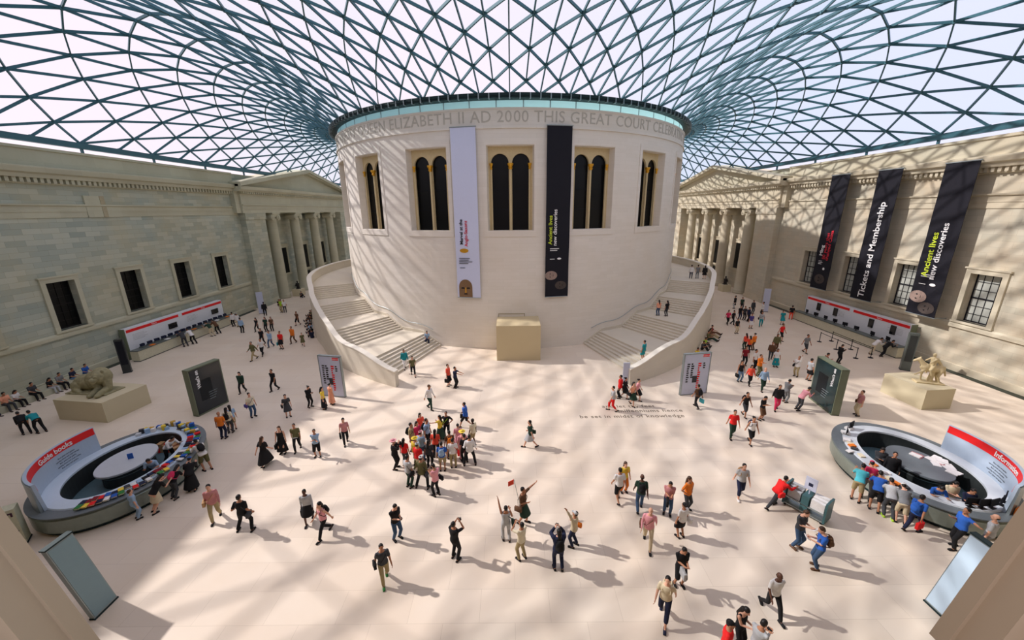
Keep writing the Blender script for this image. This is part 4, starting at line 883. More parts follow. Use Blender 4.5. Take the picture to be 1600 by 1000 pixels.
# pose: hz hip height, lean degrees, ankles (L,R), wrists (L,R) relative to floor under the hips, facing -y; elbow hints
PO = {
 'stand': dict(an=((.11,0,.085),(-.11,.02,.085)), wr=((.27,-.06,.80),(-.27,-.04,.80))),
 'phone': dict(an=((.11,0,.085),(-.12,.05,.085)), wr=((.07,-.30,1.16),(-.06,-.30,1.18)), hp=25),
 'fold': dict(an=((.12,0,.085),(-.12,.03,.085)), wr=((-.09,-.22,1.17),(.09,-.24,1.12))),
 'walk': dict(hz=.875, an=((.10,-.33,.09),(-.10,.33,.15)), wr=((.25,.22,.86),(-.25,-.24,.90)), lean=4),
 'walk2': dict(hz=.89, an=((.10,.24,.12),(-.10,-.22,.085)), wr=((.25,-.2,.87),(-.24,.14,.83)), lean=3),
 'photo': dict(an=((.12,0,.085),(-.13,.05,.085)), wr=((.09,-.27,1.52),(-.09,-.27,1.52)), hp=-6, el=(.6,0,-1)),
 'raise': dict(an=((.12,0,.085),(-.12,.1,.085)), wr=((.27,-.25,1.90),(-.2,-.25,1.25)), hp=-12),
 'point': dict(an=((.12,-.1,.085),(-.12,.12,.085)), wr=((.66,-.18,1.52),(-.12,-.25,1.2))),
 'wide': dict(hz=.87, an=((.30,0,.085),(-.25,.05,.085)), wr=((.30,-.12,.98),(-.30,-.05,.88))),
 'hips': dict(an=((.14,0,.085),(-.14,.02,.085)), wr=((.19,-.05,1.0),(-.19,-.05,1.0)), el=(1,.4,0)),
 'forward': dict(an=((.1,0,.085),(-.1,.06,.085)), wr=((.14,-.52,1.2),(-.14,-.52,1.2))),
 'lean': dict(hz=.88, lean=38, an=((.12,.10,.085),(-.13,.22,.085)), wr=((.22,-.62,1.10),(-.16,-.60,1.10)), hp=20),
 'push': dict(hz=.82, lean=38, an=((.10,-.12,.085),(-.10,.52,.13)), wr=((.22,-.72,1.02),(-.22,-.72,1.02)), hp=-10),
 'bend': dict(hz=.86, lean=62, an=((.14,.1,.085),(-.14,.25,.085)), wr=((.18,-.55,.55),(-.18,-.5,.6)), hp=10),
 'sitfloor': dict(hz=.13, lean=-6, an=((.13,-.80,.09),(-.13,-.76,.09)), wr=((.17,-.36,.36),(-.17,-.34,.36)), hp=15),
 'situp': dict(hz=.13, lean=4, an=((.16,-.50,.09),(-.14,-.56,.09)), wr=((.17,-.42,.48),(-.17,-.42,.48)), hp=20),
 'sit': dict(hz=.54, lean=8, an=((.13,-.50,.085),(-.13,-.46,.085)), wr=((.14,-.36,.68),(-.14,-.36,.68)), hp=20),
}
def skel(pn):
    p = PO[pn]; hz = p.get('hz', .90); le = radians(p.get('lean', 0)); J = {}
    pel = V(0, 0, hz); up = V(0, -sin(le), cos(le)); fw = V(0, -cos(le), -sin(le)); J['pel'] = pel; J['up'] = up; J['fw'] = fw
    J['neck'] = pel+up*.54; hp = le*.55+radians(p.get('hp', 0)); hu = V(0, -sin(hp), cos(hp)); hf = V(0, -cos(hp), -sin(hp)); J['hu'] = hu; J['hf'] = hf
    J['head'] = J['neck']+hu*.165+hf*.02; J['sh'] = []; J['elb'] = []; J['wr'] = []; J['hip'] = []; J['kn'] = []; J['an'] = []
    for i, s in enumerate((1, -1)):
        sh = pel+up*.475+V(s*.175, 0, 0); w = V(*p['wr'][i]); eh = p.get('el', (.25, 1, -.6)); e, w = ik(sh, w, .285, .25, V(s*eh[0], eh[1], eh[2])); J['sh'].append(sh); J['elb'].append(e); J['wr'].append(w)
        h = pel+V(s*.09, 0, -.02); a = V(*p['an'][i]); k, a = ik(h, a, .43, .41, V(s*.1, -1, .35 if hz < .3 else 0)); J['hip'].append(h); J['kn'].append(k); J['an'].append(a)
    return J
def ring(c, up, fw, rx, ry, n=16):
    return [c + V(1, 0, 0)*rx*cos(2*pi*k/n) + fw*ry*sin(2*pi*k/n) for k in range(n)]
def torso(m, J, g, t0, t1):
    prof = [(-.10,.12,.10),(-.04,.165,.118),(.05,.16,.11),(.17,.135,.095),(.30,.155,.112),(.40,.175,.115),(.47,.165,.095),(.52,.10,.075),(.56,.06,.06)]
    pr = [q for q in prof if t0-.001 <= q[0] <= t1+.001]
    m.loft([ring(J['pel']+J['up']*t, J['up'], J['fw'], rx+g, ry+g) for t, rx, ry in pr])
CACHE = {}
def headframe(J): 
    R = Matrix((V(1,0,0), -J['hf'], J['hu'])).transposed(); return R
def body_mesh(pn):
    if ('body', pn) in CACHE: return CACHE['body', pn]
    J = skel(pn); m = MB(); torso(m, J, 0, -.10, .56)
    m.caps(J['neck']-J['up']*.04, J['head']-J['hu']*.06, .056, .052)
    R = headframe(J); H = J['head']; hp_ = lambda x, y, z: H + R @ V(x, y, z)
    m.ell(hp_(0, .012, .03), .074, .094, .098, R, 18, 12); m.ell(hp_(0, -.03, -.045), .056, .062, .07, R); m.ell(hp_(0, -.066, -.1), .028, .026, .024, R)
    m.caps(hp_(0, -.088, .012), hp_(0, -.108, -.022), .010, .015); m.ell(hp_(0, -.086, -.06), .024, .012, .009, R)
    for s in (-1, 1): m.ell(hp_(s*.076, .01, -.005), .011, .02, .032, R); m.ell(hp_(s*.03, -.076, .028), .024, .014, .008, R)
    for i, s in enumerate((1, -1)):
        m.caps(J['sh'][i], J['elb'][i], .052, .040); m.caps(J['elb'][i], J['wr'][i], .040, .027)
        d = (J['wr'][i]-J['elb'][i]).normalized(); w = J['wr'][i]; sd = V(0, -1, 0) if abs(d.z) > .6 else V(1, 0, 0)
        sd = (sd-d*sd.dot(d)).normalized(); nn = d.cross(sd)
        Rh = Matrix((sd, nn, d)).transposed(); m.ell(w+d*.05, .040, .019, .055, Rh, 10, 8)
        for q, (o, l) in enumerate(((-.033, .062), (-.011, .075), (.011, .072), (.033, .055))):
            b0 = w+d*.088+sd*o; b1 = b0+d*l*.5+nn*.008; b2 = b1+d*l*.42+nn*.022; m.caps(b0, b1, .0095, .009, 8); m.caps(b1, b2, .009, .008, 8)
        t0 = w+d*.03-sd*.03; t1 = t0-sd*.03+d*.03+nn*.012; m.caps(t0, t1, .013, .011, 8); m.caps(t1, t1+d*.03+nn*.008, .0105, .009, 8)
        m.caps(J['hip'][i], J['kn'][i], .083, .055); m.caps(J['kn'][i], J['an'][i], .053, .036)
        k_, a = J['kn'][i], J['an'][i]; m.caps(k_+(a-k_)*.15+V(0,.012,0), k_+(a-k_)*.5+V(0,.01,0), .05, .046)
        f_ = footdir(J, i); u2 = footup(J, i, f_); m.caps(a-u2*.035+V(0,0,0)-f_*.03, a-u2*.045+f_*.13, .034, .026)
    me = remesh(m, .0105, 2); eyes = [hp_(s*.031, -.088, .012) for s in (-1, 1)]; lips = hp_(0, -.1, -.06)
    me.materials.append(M_skin[0]); me.materials.append(M_eye); me.materials.append(M_lip)
    for f_ in me.polygons:
        c = f_.center
        if any((c-e).length < .014 for e in eyes): f_.material_index = 1
        elif abs((c-lips).x) < .024 and abs((R.transposed() @ (c-lips)).z) < .008 and (c-lips).length < .03: f_.material_index = 2
    CACHE['body', pn] = me; return me
def footdir(J, i):
    k, a = J['kn'][i], J['an'][i]; d = (a-k).normalized()
    if J['pel'].z < .3: return V(0, -.35, .93).normalized()
    if a.z > .1: return V(0, -cos(radians(35)), -sin(radians(35)))
    return V(.12 if i == 0 else -.12, -1, 0).normalized()
def footup(J, i, f_): return V(1, 0, 0).cross(f_)*-1 if V(1,0,0).cross(f_).z < 0 else V(1, 0, 0).cross(f_)
def part_mesh(kind, pn):
    key = (kind, pn)
    if key in CACHE: return CACHE[key]
    J = skel(pn[0] if isinstance(pn, tuple) else pn); m = MB(); vx = .02; sm = 2
    def arms(full, g):
        for i in range(2):
            m.caps(J['sh'][i]-V(0,0,.005), J['elb'][i] if full else J['sh'][i].lerp(J['elb'][i], .72), .062+g, .050+g if full else .058+g)
            if full: m.caps(J['elb'][i], J['elb'][i].lerp(J['wr'][i], .93), .050+g, .036+g)
    def legs(f_, r0, r1, r2):
        for i in range(2):
            h, k, a = J['hip'][i], J['kn'][i], J['an'][i]
            m.caps(h, k, r0, r1)
            if f_ > 0: m.caps(k, k.lerp(a, f_), r1, r2)
    def skirt(zf, r):       # zf: 0..1 from knee to ankle, -ve above the knee
        q = [J['kn'][i].lerp(J['an'][i], zf) if zf >= 0 else J['kn'][i].lerp(J['hip'][i], -zf) for i in range(2)]
        c = (q[0]+q[1])/2; sx = abs(q[0].x-q[1].x)/2+r; sy = abs(q[0].y-q[1].y)/2+r
        if J['pel'].z < .6: legs(zf if zf > 0 else 0, .115, .09, .09); m.loft([ring(J['pel']+J['up']*-.04, J['up'], J['fw'], .18, .13), ring(J['pel']+J['up']*.1, J['up'], J['fw'], .165, .12)]); return
        top = J['pel']+J['up']*.10; rs = []
        for t in (0, .25, .5, .75, 1):
            e = t**.8; rs.append([top.lerp(c, t) + V((.15+(sx-.15)*e)*cos(2*pi*k/20)*(1+.05*t*cos(5*2*pi*k/20)), (.115+(sy-.115)*e)*sin(2*pi*k/20)*(1+.05*t*sin(4*2*pi*k/20)), 0) for k in range(20)])
        m.loft(rs[::-1])
    if kind == 't': torso(m, J, .02, -.04, .52); arms(False, 0)
    elif kind == 'v': torso(m, J, .018, -.04, .47); [m.caps(J['pel']+J['up']*.42+V(s*.11, 0, 0), J['pel']+J['up']*.5+V(s*.10, 0, 0), .06, .045) for s in (-1, 1)]
    elif kind == 'l': torso(m, J, .024, -.10, .52); arms(True, 0)
    elif kind == 'j': torso(m, J, .04, -.10, .52); arms(True, .012); m.caps(J['pel']+J['up']*.5, J['pel']+J['up']*.54, .09, .07)
    elif kind == 'p': torso(m, J, .012, -.10, .05); legs(.93, .1, .072, .06)
    elif kind == 's': torso(m, J, .012, -.10, .05); legs(0, .105, .088, .085)
    elif kind == 'c': torso(m, J, .012, -.10, .05); legs(.55, .1, .074, .068)
    elif kind == 'k': torso(m, J, .012, -.04, .05); skirt(-.05, .15)
    elif kind == 'm': torso(m, J, .012, -.04, .05); skirt(.75, .19)
    elif kind == 'shoe':
        i = pn[1]; J = skel(pn[0]); f_ = footdir(J, i); u2 = footup(J, i, f_); a = J['an'][i]; sd = f_.cross(u2); R = Matrix((sd, f_, u2)).transposed()
        b0 = a-u2*.045; m.ell(b0-f_*.02, .045, .075, .04, R); m.ell(b0+f_*.10, .050, .095, .034, R); m.hexa([b0+R @ V(x, y, z) for x, y, z in ((-.042,-.09,-.04),(.042,-.09,-.04),(.046,.18,-.04),(-.046,.18,-.04),(-.042,-.09,-.018),(.042,-.09,-.018),(.046,.18,-.018),(-.046,.18,-.018))]); vx = .012
    elif kind[0] == 'H':
        H = J['head']; R = headframe(J); hp_ = lambda x, y, z: H+R @ V(x, y, z); vx = .013; k = kind[1]
        if k == 's': m.ell(hp_(0, .026, .045), .082, .096, .095, R); m.ell(hp_(0, .06, -.01), .07, .055, .06, R)
        elif k == 'l': m.ell(hp_(0, .026, .047), .086, .1, .098, R); m.ell(hp_(0, .07, -.02), .082, .055, .1, R); m.loft([[hp_(0, .085, -.02)+V(x*1.0, 0, 0) for x in (0,)]*3], False) if 0 else None; m.caps(hp_(0, .085, -.04), J['neck']+J['up']*-.14+J['fw']*-.12, .075, .055)
        elif k == 'n': m.ell(hp_(0, .026, .047), .082, .098, .095, R); m.ell(hp_(0, .125, .07), .045, .045, .045, R)
        elif k == 'b': m.ell(hp_(0, .05, .0), .08, .062, .045, R)
        elif k == 'f': m.ell(hp_(0, .03, .05), .125, .125, .12, R)
        elif k == 'c': m.ell(hp_(0, .02, .06), .085, .1, .078, R); m.ell(hp_(0, -.1, .06), .06, .07, .012, R)
        elif k == 'h': m.ell(hp_(0, .02, .09), .088, .1, .065, R); m.ell(hp_(0, .01, .062), .18, .19, .014, R)
    elif kind == 'bp':
        c = J['pel']+J['up']*.30-J['fw']*.20; R = Matrix((V(1,0,0), -J['fw'], J['up'])).transposed(); m.ell(c, .15, .09, .22, R); m.ell(c-J['fw']*.07-J['up']*.06, .11, .05, .11, R)
        for s in (-1, 1):
            a = c+V(s*.1, 0, 0)+J['up']*.18; b_ = J['pel']+J['up']*.50+V(s*.1, 0, 0)+J['fw']*.04; d = J['pel']+J['up']*.36+V(s*.12, 0, 0)+J['fw']*.15; e = J['pel']+J['up']*.16+V(s*.15, 0, 0)+J['fw']*.0
            m.tube([a, b_, d, e, c+V(s*.12, 0, 0)-J['up']*.15], .017, 6)
        vx = .014; sm = 1
    elif kind == 'sb':
        c = J['pel']+V(-.27, 0, -.02)+J['fw']*-.06; R = Matrix.Identity(3); m.ell(c, .07, .17, .13); m.box(c.x-.05, c.x+.05, c.y-.15, c.y+.15, c.z-.11, c.z+.09)
        m.tube([c+V(.0, 0, .1), J['pel']+J['up']*.30+V(-.16,0,0)-J['fw']*.14, J['pel']+J['up']*.5+V(.08, 0, 0)-J['fw']*.07, J['pel']+J['up']*.42+V(.1, 0, 0)+J['fw']*.15, J['pel']+J['up']*.15+V(-.1, 0, 0)+J['fw']*.15, c+V(0, -.08, .1)], .014, 6); vx = .013; sm = 1
    elif kind == 'hb':
        w = J['wr'][1]; m.box(w.x-.05, w.x+.05, w.y-.17, w.y+.17, w.z-.46, w.z-.18); m.tube([w+V(0,-.1,-.2), w+V(0,-.06,-.08), w+V(0,.06,-.08), w+V(0,.1,-.2)], .012, 6); vx = .014; sm = 1
    elif kind == 'cam':
        w = (J['wr'][0]+J['wr'][1])/2+J['fw']*.08+V(0,0,.03); m.box(w.x-.06, w.x+.06, w.y-.025, w.y+.025, w.z-.04, w.z+.04); m.tube([w+V(0,-.02,0), w+V(0,-.07,0)], .025, 8); vx = .012; sm = 0
    elif kind == 'pap':
        w = (J['wr'][0]+J['wr'][1])/2+J['fw']*.10+V(0,0,.02); m.hexa([w+V(x, y, z) for x, y, z in ((-.11,.05,-.05),(.11,.05,-.05),(.11,-.09,.03),(-.11,-.09,.03),(-.11,.06,-.03),(.11,.06,-.03),(.11,-.08,.05),(-.11,-.08,.05))]); vx = .012; sm = 0
    me = remesh(m, vx, sm); CACHE[key] = me; return me
M_skin = [mat('skin_light', (214,164,138), .55, noise=.06), mat('skin_tan', (178,126,96), .55, noise=.06), mat('skin_dark', (92,60,46), .5, noise=.06)]
M_eye = mat('eye_dark', (30,24,22), .3); M_lip = mat('lips', (168,92,88), .5)
HC = dict(k=('hair_black', (26,22,21)), b=('hair_brown', (70,48,34)), g=('hair_grey', (130,124,116)), d=('hair_fair', (150,112,70)))
def child(me, name, m, parent):
    key = (me.name, name); o = D.objects.new(name, me); C.objects.link(o); o.parent = parent
    if not me.materials: me.materials.append(m)
    o.material_slots[0].link = 'OBJECT'; o.material_slots[0].material = m; return o
NAMES = dict(t='t_shirt', v='vest', l='shirt', j='jacket', p='trousers', s='shorts', c='cropped_trousers', k='skirt', m='long_skirt')
BAGN = dict(bp=('backpack', 'bag'), sb=('shoulder_bag', 'bag'), hb=('hand_bag', 'bag'), cam=('camera', 'camera'), pap=('leaflet', 'leaflet'))
DIRS = dict(T=-90, A=90, L=180, R=0, TL=-135, TR=-45, AL=135, AR=45)
prr = random.Random(11)
def person(spec, label):
    """spec: x,y[,z] pose dir skin hair top bottom shoes [extras] [scale]"""
    a = spec.split(); pos = [float(q) for q in a[0].split(',')]; pn, dr, look, top, bot = a[1:6]; ex = a[6:]
    z = pos[2] if len(pos) > 2 else 0.0; P = floor_pt(pos[0], pos[1], z); h = DIRS[dr] if dr in DIRS else float(dr)
    sc = prr.uniform(.96, 1.05)*(1.0 if look[1] in 'sbgch' else .955)
    for e in ex:
        if e[0] == 'x': sc = float(e[1:])
    me = body_mesh(pn); o = D.objects.new('person', me); C.objects.link(o); o.location = P; o.rotation_euler.z = radians(h+90); o.scale = (sc*1.07, sc*1.07, sc*1.03)
    sk = M_skin[int(look[0])]; o.material_slots[0].link = 'OBJECT'; o.material_slots[0].material = sk; tag(o, label, 'person')
    hk = look[1]; hc = look[2] if len(look) > 2 else 'k'
    if hk in 'ch':
        child(part_mesh('Hs', pn), 'hair', mat(*HC['k'], rough=.5), o); child(part_mesh('H'+hk, pn), 'cap' if hk == 'c' else 'hat', cm(look.split(':')[1]), o)
    else: child(part_mesh('H'+hk, pn), 'hair', mat(*HC[hc], rough=.5, noise=.3, scale=40), o)
    tk, tcx = top.split(':'); bk_, bc = bot.split(':')
    child(part_mesh(bk_, pn), NAMES[bk_], cm(bc), o); child(part_mesh(tk, pn), NAMES[tk], cm(tcx), o)
    scol = 'black'
    for e in ex:
        if e.startswith('f:'): scol = e[2:]
    for i in (0, 1): child(part_mesh('shoe', (pn, i)), 'shoe', cm(scol), o)
    for e in ex:
        k = e.split(':')[0]
        if k in BAGN:
            col = e.split(':')[1] if ':' in e else 'black'; nm, cat = BAGN[k]; mm = part_mesh(k, pn)
            b = D.objects.new(nm, mm); C.objects.link(b); b.location = P; b.rotation_euler.z = radians(h+90); b.scale = (sc*1.07, sc*1.07, sc*1.03)
            if not mm.materials: mm.materials.append(cm(col))
            b.material_slots[0].link = 'OBJECT'; b.material_slots[0].material = cm(col)
            cn = {'drkred':'dark red','dgrey':'dark grey','lgrey':'pale grey','lblue':'light blue','dgreen':'dark green','navy':'navy'}.get(col, col)
            verb = {'bp': 'worn by', 'sb': 'slung on', 'hb': 'carried by', 'cam': 'held by', 'pap': 'held by'}[k]
            tag(b, ' '.join((cn+' '+nm.replace('_', ' ')+' '+verb+' '+label).split()[:16]), cat)
    return o
PEOPLE = []
def crowd(s):
    for ln in s.strip().splitlines():
        if ln.strip(): sp_, lb = ln.split('|'); PEOPLE.append((sp_.strip(), lb.strip()))
